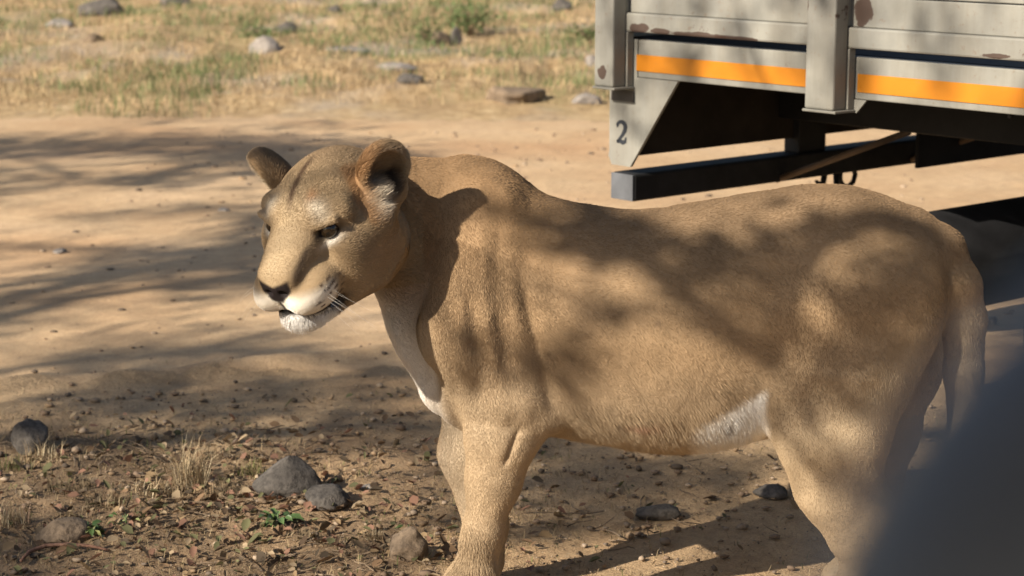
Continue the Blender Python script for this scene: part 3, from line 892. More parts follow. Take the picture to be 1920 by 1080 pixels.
# ---- whiskers
wk, wf, base = [], [], 0
for s in (1, -1):
    for k in range(8):
        p0 = np.array([.19 + .03*random.random(), s*(.048 + .015*random.random()), -.055 - .03*random.random()])
        d = np.array([.25 - .5*random.random(), s*1.0, -.25 - .45*random.random()]); d /= np.linalg.norm(d)
        ln = .06 + .06*random.random()
        pts = [Hp(*(p0 + d*ln*t + np.array([-.02, 0, -.035])*t*t)) - off for t in np.linspace(0, 1, 6)]
        V, F = tube_np(pts, np.linspace(.00017, .00007, 6), 4)
        wk.append(V); wf += [[i + base for i in f] for f in F]; base += len(V)
WH = Mat('pale_whisker', .5, .3); WH.color((.75, .70, .62))
me = bpy.data.meshes.new('whiskers'); me.from_pydata([tuple(v) for v in np.concatenate(wk)], [], [tuple(dict.fromkeys(f)) for f in wf]); me.materials.append(WH.m)
wo = bpy.data.objects.new('whiskers', me); COL.objects.link(wo); wo.parent = lioness; tag(wo, kind='stuff')

# ---- short fur, combed along the body
NH = 520000
A = PV[PF]
tri = np.concatenate([A[:, [0, 1, 2]], A[:, [0, 2, 3]]])
ti = np.concatenate([PF[:, [0, 1, 2]], PF[:, [0, 2, 3]]])
ar = np.linalg.norm(np.cross(tri[:, 1]-tri[:, 0], tri[:, 2]-tri[:, 0]), axis=1)
cen = tri.mean(1)
wgt = ar * np.where(to_head(cen)[:, 0] > -.10, 2.6, 1.0) * np.where(cen[:, 1] > LY + .12, .45, 1.0)
pick = rng.choice(len(tri), NH, p=wgt / wgt.sum())
r1, r2 = np.sqrt(rng.random(NH)), rng.random(NH)
bw = np.stack([1 - r1, r1 * (1 - r2), r1 * r2], 1)
hp = (tri[pick] * bw[:, :, None]).sum(1)
hn = (PN[ti[pick]] * bw[:, :, None]).sum(1); hn /= np.linalg.norm(hn, axis=1, keepdims=True)
hc = (pc[ti[pick]] * bw[:, :, None]).sum(1)
hq = to_head(hp)
x, y, z = hp.T
# flow of the coat
fl = np.tile(np.array([.75, 0, -.55]), (NH, 1))
legs = sstep(NZ(700), NZ(860), z)[:, None]; fl = fl * (1 - legs) + np.array([.12, 0, -1.0]) * legs
hind = (sstep(NX(1430), NX(1520), x) * sstep(NZ(450), NZ(600), z))[:, None]; fl = fl * (1 - hind) + np.array([.30, 0, -.95]) * hind
shd = np.exp(-(((x - NX(880))/.1)**2 + ((z - NZ(600))/.22)**2))[:, None]; fl = fl * (1 - shd) + np.array([.10, 0, -1.0]) * shd
tl_ = sstep(NX(1755), NX(1775), x)[:, None]; fl = fl * (1 - tl_) + np.array([.1, 0, -1.0]) * tl_
hx, hy, hz = hq.T
headw = (sstep(-.16, -.02, hx) * (x < NX(790)))[:, None]
hf = np.stack([-np.ones(NH), 2.2 * hy / .1 * sstep(.0, -.06, hz) + .9*hy/.1, .25 - sstep(.0, -.08, hz)], 1)
muz = sstep(.14, .18, hx)[:, None] * sstep(-.04, -.06, hz)[:, None]
hf = hf * (1 - muz) + np.stack([-.5*np.ones(NH), np.sign(hy), -.5*np.ones(NH)], 1) * muz
chin = (sstep(-.108, -.118, hz) * sstep(.13, .16, hx))[:, None]
hf = hf * (1 - chin) + np.array([.0, 0, -1.0]) * chin
hf = hf / np.linalg.norm(hf, axis=1, keepdims=True)
fl = fl * (1 - headw) + (hf @ HR) * headw
# swirl by slow noise, clump by fine noise
nz1 = np.stack([fbm(x*5, y*5, z*5, 41, 2), fbm(x*5, y*5, z*5, 42, 2), fbm(x*5, y*5, z*5, 43, 2)], 1)
nz2 = np.stack([vnoise(x*70, y*70, z*70, 44), vnoise(x*70, y*70, z*70, 45), vnoise(x*70, y*70, z*70, 46)], 1)
fl = fl + nz1 * .35 + nz2 * (.12 - .05 * headw)
fl = fl - hn * (fl * hn).sum(1, keepdims=True)
fl /= np.linalg.norm(fl, axis=1, keepdims=True) + 1e-6
ln = np.full(NH, .0066) * (1 - .35 * legs[:, 0])
ln = np.where((hx > -.1) & (x < NX(775)), .0055, ln)
ln = ln * (1 - .55 * sstep(.10, .18, hx) * headw[:, 0])
belly = sstep(NZ(740), NZ(810), z) * sstep(NX(1020), NX(1080), x) * sstep(NX(1440), NX(1400), x)
ln = ln + .016 * belly
chest = sstep(NX(860), NX(800), x) * sstep(NZ(560), NZ(660), z) * sstep(.02, -.1, hx)
ln = ln + .014 * chest
ln = ln + .012 * chin[:, 0]
flank = np.exp(-(((x - NX(1370))/.05)**2 + ((z - NZ(720))/.05)**2)); ln = ln + .008 * flank
for s, (c0, Rm) in EAR.items():
    e = (hq - c0) @ Rm.T
    rim = sstep(.075, .06, np.sqrt(e[:, 1]**2 + e[:, 2]**2)) * (hy * s > .06)
    ln = ln + .006 * rim
    tuft = np.exp(-((e[:, 1] + .02*s)/.02)**2 - ((e[:, 2] + .03)/.03)**2) * (e[:, 0] > -.01) * (hy * s > .06)
    ln = ln + .016 * tuft
ln *= rng.uniform(.65, 1.2, NH)
# no hair on eyes, nose leather and lips
bald = (hc.mean(1) < .045) & (hx > .05) & (x < NX(780))
_ay = np.abs(hy)
bald |= (np.abs(hx - .116) < .03) & (((_ay - .068)/.027)**2 + ((hz - .020 - .36*(_ay - .068))/.0135)**2 < 1)
keep = ~bald
hp, hn, fl, ln, hc = hp[keep], hn[keep], fl[keep], ln[keep], hc[keep]
lift = .16 + .14 * rng.random(len(hp))
lift = lift[:, None]
d0 = fl * (1 - lift) + hn * lift; d0 /= np.linalg.norm(d0, axis=1, keepdims=True)
jit = rng.normal(0, .07, (len(hp), 3)); d0 = d0 + jit
g = np.array([0, 0, -1.0])
p0 = hp - hn * .001
p1 = hp + d0 * (ln * .5)[:, None]
p2 = p1 + (d0 * .75 + fl * .45 + g * .08) * (ln * .5)[:, None]
pts = np.stack([p0, p1, p2], 1) - off
hv = np.clip(1 + rng.normal(0, .08, len(hp)), .5, 1.6)[:, None]
hcol = np.clip(hc * hv * 1.12, .006, .95)
cu = bpy.data.hair_curves.new('fur')
n = len(pts)
cu.add_curves([3] * n)
cu.attributes['position'].data.foreach_set('vector', pts.astype(np.float32).ravel())
ra = cu.attributes.get('radius') or cu.attributes.new('radius', 'FLOAT', 'POINT')
rr = np.tile(np.array([.00034, .00030, .00007], np.float32), n)
ra.data.foreach_set('value', rr)
ca = cu.attributes.new('col', 'FLOAT_COLOR', 'CURVE')
c4 = np.ones((n, 4), np.float32); c4[:, :3] = hcol
ca.data.foreach_set('color', c4.ravel())
FUR = Mat('lioness_fur', .7, .12); FUR.color(FUR.attr())
cu.materials.append(FUR.m)
fo = bpy.data.objects.new('fur', cu); COL.objects.link(fo); fo.parent = lioness
tag(fo, kind='stuff')
# ================================================================== stones, plants, litter
def ico(sub):
    bm = bmesh.new(); bmesh.ops.create_icosphere(bm, subdivisions=sub, radius=1.0)
    V = np.array([v.co[:] for v in bm.verts]); F = np.array([[v.index for v in f.verts] for f in bm.faces]); bm.free()
    return V, F
ICO4, ICO1 = ico(4), ico(1)
def rock(name, u, v, w, h, d, mat, label, seed, sharp=.35, peak=None, sink=.25, group=None, rz=0.0):
    """a stone whose foot shows at picture position u, v; w, h, d in metres"""
    c = on_ground(u, v)
    V, F = ICO4[0].copy(), ICO4[1]
    n = fbm(V[:, 0]*1.3 + seed*3.1, V[:, 1]*1.3, V[:, 2]*1.3, seed, 4)
    rd = 1 + sharp * n + .06 * fbm(V[:, 0]*6, V[:, 1]*6, V[:, 2]*6 + seed, seed + 5, 3)
    # a few flat breaks
    r_ = np.random.default_rng(seed)
    V = V * rd[:, None]
    for k in range(9):
        nn = r_.normal(size=3); nn /= np.linalg.norm(nn); lim = .62 + .3 * r_.random()
        e = np.maximum(V @ nn - lim, 0); V = V - e[:, None] * nn * .85
    if peak is not None:                                   # a leaning pyramid
        t = np.clip((V[:, 2] + .1) / 1.0, 0, 1); V[:, 0] = V[:, 0] * (1 - .55 * t) + peak * t; V[:, 1] = V[:, 1] * (1 - .45 * t); V[:, 2] = np.where(V[:, 2] > 0, V[:, 2] * 1.15, V[:, 2])
    V = V * np.array([w / 2, d / 2, h / (2 - 2 * sink)])
    V[:, 2] += h / (2 - 2 * sink) * (1 - 2 * sink)
    o = mesh_np(name, V, F, mat, None, True)
    o.location = (c[0], c[1] + d * .3, c[2]); o.rotation_euler = (0, 0, rz)
    tag(o, label, 'rock', group)
    return o
def px_m(Y): return FPX / (Y * 1.0)                       # picture pixels per metre at that distance
R = rock
R('rock', 540, 935, .20, .105, .15, ROCK, 'dark grey wedge-shaped rock with a pointed top in the leaf litter', 3, .22, .12, .25)
R('rock', 612, 955, .12, .055, .12, ROCK, 'low rounded grey rock against the foot of the pointed rock', 9, .25, None, .3)
R('rock', 55, 850, .115, .10, .11, ROCK, 'round dark boulder half hidden by dry grass stalks', 14, .2)
R('rock', 115, 1020, .14, .055, .13, ROCK_BROWN, 'smooth brown half-buried stone beside the green weed', 21, .15, None, .4)
R('rock', 765, 1052, .12, .07, .12, ROCK_BROWN, 'cracked grey-brown flat stone beside the front paws', 27, .3, None, .4)
R('rock', 690, 918, .055, .012, .04, ROCK_PALE, 'thin pale flake of stone lying past the pointed rock', 31, .2, None, .3)
R('rock', 1445, 935, .10, .035, .08, ROCK, 'small dark stone under the belly beside the hind leg', 35)
R('rock', 1235, 975, .12, .035, .09, ROCK, 'low dark stone in the shadow under the belly', 37)
R('rock', 1858, 612, .06, .035, .05, ROCK_PALE, 'small pale stone on the road behind the tail', 39)
R('rock', 112, 478, .07, .028, .06, ROCK_PALE, 'pale stone lying alone on the shaded road', 41)
R('rock', 418, 398, .06, .022, .05, ROCK_PALE, 'tiny pale stone on the sunny road by the far ear', 43)
far = [  # picture position of the foot, size in pixels
 (500, 96, 62, 34, ROCK_PALE, 'pale lilac-grey stone with a flat face on the dry verge'),
 (535, 62, 46, 22, ROCK, 'dark knobbly stone behind the pale flat-faced stone'),
 (328, 16, 72, 30, ROCK, 'darkest boulder on the grassy verge'),
 (190, 30, 92, 32, ROCK, 'broad grey boulder in the green grass'),
 (108, 50, 54, 22, ROCK_PALE, 'low grey stone in front of the broad grey boulder'),
 (172, 80, 40, 16, ROCK_BROWN, 'small brown stone in the dry grass below the grey boulders'),
 (856, 86, 30, 34, ROCK, 'upright dark stone beside the green shrub'),
 (820, 84, 60, 24, ROCK_BROWN, 'rounded brown stone beside the upright dark one'),
 (768, 166, 54, 20, ROCK, 'grey stone at the road edge of the verge'),
 (966, 188, 130, 34, ROCK_BROWN, 'long low brown outcrop at the road edge'),
 (1054, 22, 44, 22, ROCK, 'grey stone far back near the truck post'),
 (1112, 118, 36, 22, ROCK_PALE, 'pale stone beside the truck post'),
 (1100, 196, 70, 22, ROCK_PALE, 'flat pale stone on the verge edge behind the truck corner'),
 (626, 26, 30, 14, ROCK, 'small dark stone among the far green grass'),
 (740, 132, 80, 14, ROCK_PALE, 'flat pale patch of bare rock on the verge'),
 (650, 96, 90, 12, ROCK_PALE, 'wide bare slab of pale rock among straw')]
for i, (u, v, w, h, m, lab) in enumerate(far):
    Y = on_ground(u, v)[1]; k = Y / FPX
    R('rock', u, v, w * k, h * k * .95, w * k * .8, m, lab, 50 + i * 3, .45, None, .40, None)

# ---- loose things in bulk
def blades(name, P, hgt, wid, bend, col, mat, kind='stuff'):
    """grass blades: two-segment bent slivers at points P"""
    n = len(P); a = rng.random(n) * 2 * math.pi
    side = np.stack([np.cos(a), np.sin(a), np.zeros(n)], 1); out = np.stack([-np.sin(a), np.cos(a), np.zeros(n)], 1)
    up = np.array([0, 0, 1.0])
    b = P - up * .004
    m = P + (up * .55 * np.cos(bend * .5)[:, None] + out * (.55 * np.sin(bend * .5))[:, None]) * hgt[:, None]
    t = m + (up * .5 * np.cos(bend * 1.4)[:, None] + out * (.5 * np.sin(bend * 1.4))[:, None]) * hgt[:, None]
    V = np.stack([b - side*wid[:, None], b + side*wid[:, None], m + side*wid[:, None]*.7, m - side*wid[:, None]*.7, t], 1).reshape(-1, 3)
    i = np.arange(n) * 5
    F = np.concatenate([np.stack([i, i+1, i+2], 1), np.stack([i, i+2, i+3], 1), np.stack([i+3, i+2, i+4], 1)])
    o = mesh_np(name, V, F, mat, None, False, np.repeat(col, 5, 0))
    if kind: tag(o, kind=kind)
    return o
GRASS = m_attr('grass_blades', .7, .2, .25)
# verge grass: dry mat with green patches
N = 120000
gy = 14.6 + 22 * rng.random(N) ** 1.3; gx_ = (rng.random(N) - .5) * (gy * .56 + 1.0)
den = sstep(14.6, 16.2, gy + 1.0 * fbm(gx_*.8, gy*.8, 0, 81, 3)) * (.35 + .65 * sstep(-.35, .2, fbm(gx_*1.1, gy*.8, 0, 82, 3)))
k = rng.random(N) < den; gx_, gy = gx_[k], gy[k]; n = len(gx_)
green = sstep(.02, .28, fbm(gx_*.75, gy*.5, 0, 83, 3) + .16 * sstep(20, 30, gy)) 
green = np.maximum(green, sstep(.12, .3, fbm(gx_*1.8, gy*1.5, 0, 84, 2)) * .8)
isg = rng.random(n) < green * .55
col = np.where(isg[:, None], np.array([.145, .185, .075]), np.array([.46, .34, .195])) * (.5 + .8 * rng.random((n, 1))) * (1 + .45 * fbm(gx_*3, gy*2.2, 0, 87, 3))[:, None]
P = np.stack([gx_, gy, ground_h(gx_, gy)], 1)
tag(blades('verge_grass', P, np.where(isg, .05 + .10 * rng.random(n), .03 + .08 * rng.random(n)), np.full(n, .0035) * (gy / 18), np.where(isg, .3 + .5*rng.random(n), .5 + 1.0 * rng.random(n)), col, GRASS),
    'dry straw-coloured grass with green patches on the verge beyond the road', 'grass')
# straw and low stubble in the foreground
N = 16000
sx = -1.6 + 3.1 * rng.random(N); sy = 4.35 + 2.4 * rng.random(N)
mask = sstep(.15, .45, .5 + .9 * fbm(sx*1.8, sy*1.8, 0, 85, 3)) * sstep(.9, -.3, sx) * sstep(6.4, 5.5, sy + .5 * fbm(sx*2, sy*2, 0, 86, 2)) + .05
k = rng.random(N) < mask; sx, sy = sx[k], sy[k]; n = len(sx)
col = np.where(rng.random((n, 1)) < .12, np.array([.13, .15, .05]), np.array([.36, .27, .155])) * (.5 + .8 * rng.random((n, 1)))
tag(blades('ground_straw', np.stack([sx, sy, ground_h(sx, sy)], 1), .012 + .03 * rng.random(n), np.full(n, .0011), .7 + 1.0 * rng.random(n), col, GRASS), 'thin dry straw stubble scattered over the foreground soil', 'straw')
# fallen leaves
def leaves(name, P, size, col, mat, curl=.5):
    n = len(P); a = rng.random(n) * 2 * math.pi; tl = rng.normal(0, .45, (n, 2))
    f = np.stack([np.cos(a), np.sin(a), tl[:, 0]], 1); s = np.stack([-np.sin(a), np.cos(a), tl[:, 1]], 1)
    z = np.array([0, 0, 1.0]); S = size[:, None]; wd = (.22 + .2 * rng.random((n, 1))) * S
    cz = curl * S * rng.random((n, 1))
    p = [P - f*S*.5, P - f*S*.18 + s*wd*.8 + z*cz*.5, P - f*S*.18 - s*wd*.8 + z*cz*.5, P + f*S*.2 + s*wd*.75 + z*cz*.6, P + f*S*.2 - s*wd*.75 + z*cz*.6, P + f*S*.55 + z*cz*.3, P - f*S*.18, P + f*S*.2]
    V = np.stack(p, 1).reshape(-1, 3); i = np.arange(n) * 8
    F = np.concatenate([np.stack([i+x for x in t], 1) for t in ((0, 6, 1), (0, 2, 6), (1, 6, 7), (1, 7, 3), (6, 2, 4), (6, 4, 7), (3, 7, 5), (7, 4, 5))])
    return mesh_np(name, V, F, mat, None, False, np.repeat(col, 8, 0))
LEAF = m_attr('dead_leaf', .8, .2, .2)
def scatter(n0, cx, cy, rx, ry):
    a = rng.normal(size=(n0, 2)); return cx + a[:, 0]*rx, cy + a[:, 1]*ry
lx, ly = [], []
for (u, v, rx, ry, n0) in ((430, 960, .26, .20, 420), (250, 1010, .3, .16, 260), (640, 1050, .3, .14, 260), (150, 900, .35, .25, 240), (560, 840, .4, .28, 260), (330, 870, .25, .2, 200), (760, 1000, .18, .15, 90), (1150, 960, .3, .2, 70)):
    p = on_ground(u, v); a, b = scatter(n0, p[0], p[1], rx, ry); lx.append(a); ly.append(b)
lx, ly = np.concatenate(lx), np.concatenate(ly); k = (ly > 4.3) & (ly < 6.6); lx, ly = lx[k], ly[k]; n = len(lx)
pal = np.array([(.26, .18, .10), (.19, .12, .068), (.32, .24, .15), (.13, .088, .055), (.27, .15, .10), (.15, .145, .07), (.12, .09, .06)])
col = pal[rng.integers(0, len(pal), n)] * (.6 + .6 * rng.random((n, 1)))
tag(leaves('leaf_litter', np.stack([lx, ly, ground_h(lx, ly) + .006 + .012 * rng.random(n)], 1), .012 + .026 * rng.random(n) ** 1.5, col, LEAF), 'brown fallen leaves littering the ground round the rocks', 'leaves', kind='stuff')
# gravel: thousands of pebbles
N = 5200
px_ = np.concatenate([-2.2 + 4.6 * rng.random(3000), -1.5 + 2.8 * rng.random(N - 3000)]); py_ = np.concatenate([4.4 + 9.5 * rng.random(3000) ** 1.4, 4.35 + 2.0 * rng.random(N - 3000)])
sz = (.0025 + .010 * rng.random(N) ** 5) * (1 + .05 * (py_ - 4.4))
Vs, Fs = ICO1
sc = sz[:, None] * (0.7 + .6 * rng.random((N, 3))) * np.array([1.2, 1.0, .65])
V = (Vs[None] * sc[:, None, :] * (1 + .2 * rng.normal(size=(N, len(Vs), 1)))) + np.stack([px_, py_, ground_h(px_, py_) + sz * .2 + .005], 1)[:, None, :]
F = (Fs[None] + (np.arange(N) * len(Vs))[:, None, None]).reshape(-1, 3)
pcol = np.array([(.26, .18, .11), (.20, .14, .095), (.30, .23, .165), (.13, .10, .075)])[rng.integers(0, 4, N)] * (.7 + .5 * rng.random((N, 1)))
tag(mesh_np('gravel', V.reshape(-1, 3), F, m_attr('pebbles', .9, .2), None, True, np.repeat(pcol, len(Vs), 0)), 'small pebbles and crumbs of earth strewn over road and soil', 'gravel', kind='stuff')
# twigs
TWIG = m_rock('dry_twig_bark', (.10, .07, .045), (.20, .145, .095), (.30, .23, .16))
tv, tf, base = [], [], 0
for i in range(150):
    u, v = random.choice([(250, 950), (420, 990), (620, 1040), (150, 860), (380, 850), (560, 840), (720, 1040), (1100, 980)])
    p = on_ground(u, v); x, y = p[0] + random.gauss(0, .22), p[1] + random.gauss(0, .13); a = random.random() * 6.28; ln = .04 + .10 * random.random()
    if y < 4.35: continue
    q = [(x + ln*t*math.cos(a + .5*t*random.gauss(0, .6)), y + ln*t*math.sin(a)) for t in (0, .4, .75, 1)]
    pts = [(X, Y, gz(X, Y) + .006 + .02 * t * random.random()) for (X, Y), t in zip(q, (0, .4, .75, 1))]
    V, F = tube_np(pts, np.array([1, .85, .7, .4]) * (.0012 + .0016*random.random()), 5)
    tv.append(V); tf += [[j + base for j in f] for f in F]; base += len(V)
me = bpy.data.meshes.new('twig_litter'); me.from_pydata([tuple(v) for v in np.concatenate(tv)], [], [tuple(dict.fromkeys(f)) for f in tf]); me.materials.append(TWIG)
o = bpy.data.objects.new('twig_litter', me); COL.objects.link(o); tag(o, 'thin dry twigs lying among the fallen leaves', 'twigs', kind='stuff')
# bent stick in the corner
pts = []
for u, v in ((40, 1062), (55, 1045), (85, 1034), (130, 1031), (170, 1034), (205, 1042)):
    p = on_ground(u, v); pts.append((p[0], p[1], p[2] + .014))
tag(tube('fallen_stick', pts, [.004, .005, .0055, .005, .004, .003], m_rock('reddish_stick_bark', (.12, .06, .04), (.20, .11, .075), (.28, .17, .12)), None, 7), 'curved reddish stick lying on bare soil below the brown stone', 'stick')
# dry grass tufts
def tuft(u, v, n, spread, h, pal, label, lean=(0, 0)):
    c = on_ground(u, v)
    P = np.stack([np.clip(rng.normal(0, spread, n), -1.5*spread, 1.5*spread) * .8, np.clip(rng.normal(0, spread * .7, n), -spread, spread) * .7, np.zeros(n)], 1)
    P[:, 2] = ground_h(P[:, 0] + c[0], P[:, 1] + c[1]) - c[2]
    col = np.array(pal)[rng.integers(0, len(pal), n)] * (.6 + .6 * rng.random((n, 1)))
    o = blades('grass_tuft', P, h * (.35 + .75 * rng.random(n)), .0007 + .0010 * rng.random(n), .15 + .9 * rng.random(n), col, GRASS, None)
    o.location = c; tag(o, label, 'grass tuft'); return o
DRY = [(.46, .36, .22), (.36, .27, .16), (.52, .43, .29), (.28, .20, .12)]
tuft(355, 915, 190, .035, .15, DRY, 'feathery tuft of pale dry grass standing highest in the leaf litter')
tuft(300, 930, 120, .05, .06, DRY, 'low spread of dry grass at the foot of the feathery tuft')
tuft(25, 985, 110, .03, .07, DRY + [(.40, .27, .19)], 'short dry tuft above the brown half-buried stone')
tuft(85, 860, 90, .04, .07, DRY, 'dry stalks growing against the round dark boulder')
tuft(470, 890, 80, .03, .055, [(.17, .19, .06), (.26, .24, .10), (.36, .29, .16)], 'greenish grass tuft behind the pointed rock')
tuft(400, 860, 70, .04, .08, DRY, 'thin dry tuft between the feathery tuft and the pointed rock')
tuft(30, 880, 90, .04, .05, [(.10, .11, .04), (.22, .18, .10)], 'dark green tuft in shade in front of the round boulder')
tuft(700, 1010, 110, .02, .03, DRY, 'short stubble by the cracked flat stone')
for (u, v, n_, sp, hh_, lab) in ((200, 950, 120, .045, .05, 'matted dry grass beside the pale green weed'), (420, 930, 120, .04, .06, 'matted dry stalks leaning towards the pointed rock'), (130, 925, 110, .045, .06, 'dead grass mat behind the brown half-buried stone'), (580, 1010, 90, .035, .04, 'straw mat in front of the low rounded rock')):
    tuft(u, v, n_, sp, hh_, [(.20, .15, .09), (.30, .23, .14), (.13, .10, .06)], lab)
# leafy weeds: each leaf is a part
def leaf_mesh(name, ln, wd):
    V = [(0, 0, 0), (ln*.3, wd*.8, .004), (ln*.3, -wd*.8, .004), (ln*.3, 0, -.002), (ln*.7, wd*.7, .002), (ln*.7, -wd*.7, .002), (ln*.7, 0, -.005), (ln, 0, -.012)]
    F = [(0, 3, 1), (0, 2, 3), (1, 3, 6), (1, 6, 4), (3, 2, 5), (3, 5, 6), (4, 6, 7), (6, 5, 7)]
    me = bpy.data.meshes.new(name); me.from_pydata(V, [], F); me.polygons.foreach_set('use_smooth', np.ones(8, bool)); return me
def m_leaf(name, c0, c1):
    M = Mat(name, .5, .35); M.color(M.ramp(M.noise(45, 4), [(.35, c0), (.65, c1)])); return M.m
LG = m_leaf('green_weed_leaf', (.045, .085, .028), (.10, .15, .05)); LY_ = m_leaf('pale_weed_leaf', (.20, .22, .08), (.32, .33, .15))
def weed(u, v, n, ln, label, pale=.2, spread=.03, cat='weed'):
    c = on_ground(u, v); w = empty('leafy_weed', c); tag(w, label, cat)
    ms = []
    for k, m in enumerate((LG, LY_)):
        me = leaf_mesh('leaf', ln, ln * .38); me.materials.append(m); ms.append(me)
    tube('stem', [(0, 0, -.006), (.003, 0, ln * .5), (.0, .004, ln * 1.1)], [.0025, .002, .001], LG, w, 5)
    for k in range(n):
        o = bpy.data.objects.new('leaf', ms[1 if random.random() < pale else 0]); COL.objects.link(o); o.parent = w
        a = random.random() * 6.28; t = random.random()
        o.location = (spread * t * math.cos(a), spread * t * math.sin(a), ln * (.1 + .7 * random.random()))
        o.rotation_euler = (random.gauss(0, .4), -.7 + random.random(), a); s = .6 + .6 * random.random(); o.scale = (s, s, s)
    return w
weed(165, 1005, 22, .034, 'green weed with pale curled leaves beside the brown stone', .35)
weed(235, 985, 10, .028, 'sparse pale green weed among curled dead leaves', .6, .04)
weed(520, 985, 26, .036, 'dark green broad-leaved weed in front of the pointed rock', .05)
weed(765, 1000, 6, .020, 'tiny green seedling behind the cracked flat stone', .3, .012)
# shrub on the verge
def shrub(u, v, n, h, r, label, seed):
    c = on_ground(u, v); w = empty('shrub', c); tag(w, label, 'shrub')
    r_ = np.random.default_rng(seed)
    for k in range(7):
        a = r_.random() * 6.28; d = r * (.3 + .7*r_.random())
        tube('stem', [(0, 0, -.03), (d*.4*math.cos(a), d*.4*math.sin(a), h*.5), (d*math.cos(a), d*math.sin(a), h*(.7 + .4*r_.random()))], [.012, .008, .003], TWIG, w, 5)
    P = r_.normal(size=(n, 3)) * np.array([r*.55, r*.55, h*.28]) + np.array([0, 0, h*.55]); P[:, 2] = np.maximum(P[:, 2], .01)
    col = np.array([.11, .16, .06]) * (.5 + 1.0 * r_.random((n, 1)))
    o = leaves('foliage', P, .03 + .03 * r_.random(n), col, GRASS); o.parent = w; tag(o, kind='stuff')
shrub(880, 62, 420, .34, .30, 'wiry green shrub on the verge beside the upright stone', 5)
shrub(800, 84, 120, .20, .14, 'small bright green seedling bush left of the brown verge stone', 6)
shrub(1110, 84, 160, .22, .25, 'low green bush beside the truck post', 7)
shrub(490, 70, 160, .12, .28, 'flat green clump behind the pale flat-faced stone', 8)
# ================================================================== the shade tree and our own car
sunv = np.array(SUN) / SUN.z                                   # step along the light per metre of height
BARK = m_rock('grey_tree_bark', (.07, .055, .04), (.13, .10, .075), (.20, .165, .125))
TLEAF = m_leaf('shade_tree_leaf', (.045, .075, .022), (.085, .12, .04))
tree = empty('shade_tree', (-11.0, -.5, 0)); tag(tree, 'spreading shade tree beside the road that dapples the lioness and the sand', 'tree')
toff = np.array([-11.0, -.5, 0.0])
r_ = np.random.default_rng(11)
def shade(x, y):
    """how thick the crown is over the ground point its shadow reaches"""
    d = .0 * x
    d = np.maximum(d, .62 * sstep(.25, -.9, x + .25 * (y - 6) * .3) * sstep(15.2, 12.0, y) * sstep(5.6, 6.5, y))       # streaks across the road
    d = np.maximum(d, .62 * sstep(.5, -.3, x) * sstep(7.0, 5.7, y) * sstep(4.0, 4.5, y))                               # foreground
    d = d * ((x < .35) | (y > 5.6)) + .95 * (x > -.15) * (x < .54) * (y > 4.86 + .1 * x) * (y < 5.42 + .25 * x) + .035 * (x > 1.1) * (x < 3.0) * (y > 4.6) * (y < 5.6)                                              # over her, plus a thick patch added to darken the ground under her
    d = np.maximum(d, .16 * (x > 1.8) * (x < 4.2) * (y > 6.2) * (y < 8.6))                                             # over the truck
    return d
N = 15000
hh = 4.6 + 3.8 * r_.random(N)
tx = -4 + 8.5 * r_.random(N); ty = 3.8 + 12 * r_.random(N)
cl = fbm(tx * 1.0 + .3 * ty, ty * 1.3, hh * .25, 91, 3)
k = r_.random(N) < shade(tx, ty) * sstep(-.02, .22, cl) * .9
tx, ty, hh = tx[k], ty[k], hh[k]
CL = np.stack([tx, ty, np.zeros(len(tx))], 1) + sunv * hh[:, None]
# twigs whose shade lies over her hip, back and flank (points on her near side)
def over(u, v, y, h): p = at(u, v, LY + y); return p + sunv * (h - p[2])
hip = [(1668, 400), (1600, 372), (1545, 420), (1500, 500), (1468, 590), (1448, 680)]
extra = []
for i, (u, v) in enumerate(hip):
    extra.append(over(u, v, -.17, 3.6 + .08 * i))
spots = [(1100, 425, 1), (1080, 450, 1), (1160, 400, 1), (1310, 470, 1), (1290, 510, 1), (1350, 440, 1), (1090, 690, .8), (1075, 740, .8), (1640, 690, 1), (1600, 720, 1), (1590, 905, .8), (1520, 870, .5), (985, 375, .8), (1720, 440, 1), (1660, 560, .7), (1705, 620, .8), (1620, 610, .5), (1690, 690, .8), (1730, 540, .7), (1640, 780, .7), (1490, 780, .5), (1560, 560, .35), (1690, 500, .6), (1540, 830, .6), (1200, 690, .4), (1180, 640, .35), (960, 420, .35), (1230, 430, .5), (1420, 430, .5), (1040, 360, .8), (1440, 390, .6), (1400, 560, .3), (900, 640, .3), (930, 700, .3),
         ]
NL = 13
def clump(c, rad, n, size):
    P = c + r_.normal(size=(n, 3)) * np.array([rad, rad, rad * .6])
    return P
LP, LS = [], []
for c in CL:
    LP.append(clump(c, .15, NL, 0)); LS.append(np.full(NL, .085))
for (u, v, a) in spots:
    c = over(u, v, -.17 if u > 800 else -.30, 3.4 + .5 * r_.random())
    m = int(22 * a); LP.append(clump(c, .036, m, 0)); LS.append(np.full(m, .055))
    extra.append(c)
for (a, b, e_) in ((.10, -.085, .03), (.05, -.10, .055), (.13, -.075, .0), (.16, -.055, -.03), (.20, -.05, -.06), (-.02, -.14, .06), (-.02, -.15, .10), (.21, -.05, -.10)):
    c = Hp(a, b, e_) ; c = c + sunv * (3.3 + .1 * r_.random() - c[2]); LP.append(clump(c, .024, 15, 0)); LS.append(np.full(15, .05)); extra.append(c)
LP, LS = np.concatenate(LP), np.concatenate(LS)
_rng = rng; rng = r_
fol = leaves('crown', LP - toff, LS * (.7 + .6 * r_.random(len(LS))), np.ones((len(LP), 3)), TLEAF, .2)
rng = _rng
fol.parent = tree; tag(fol, kind='stuff')
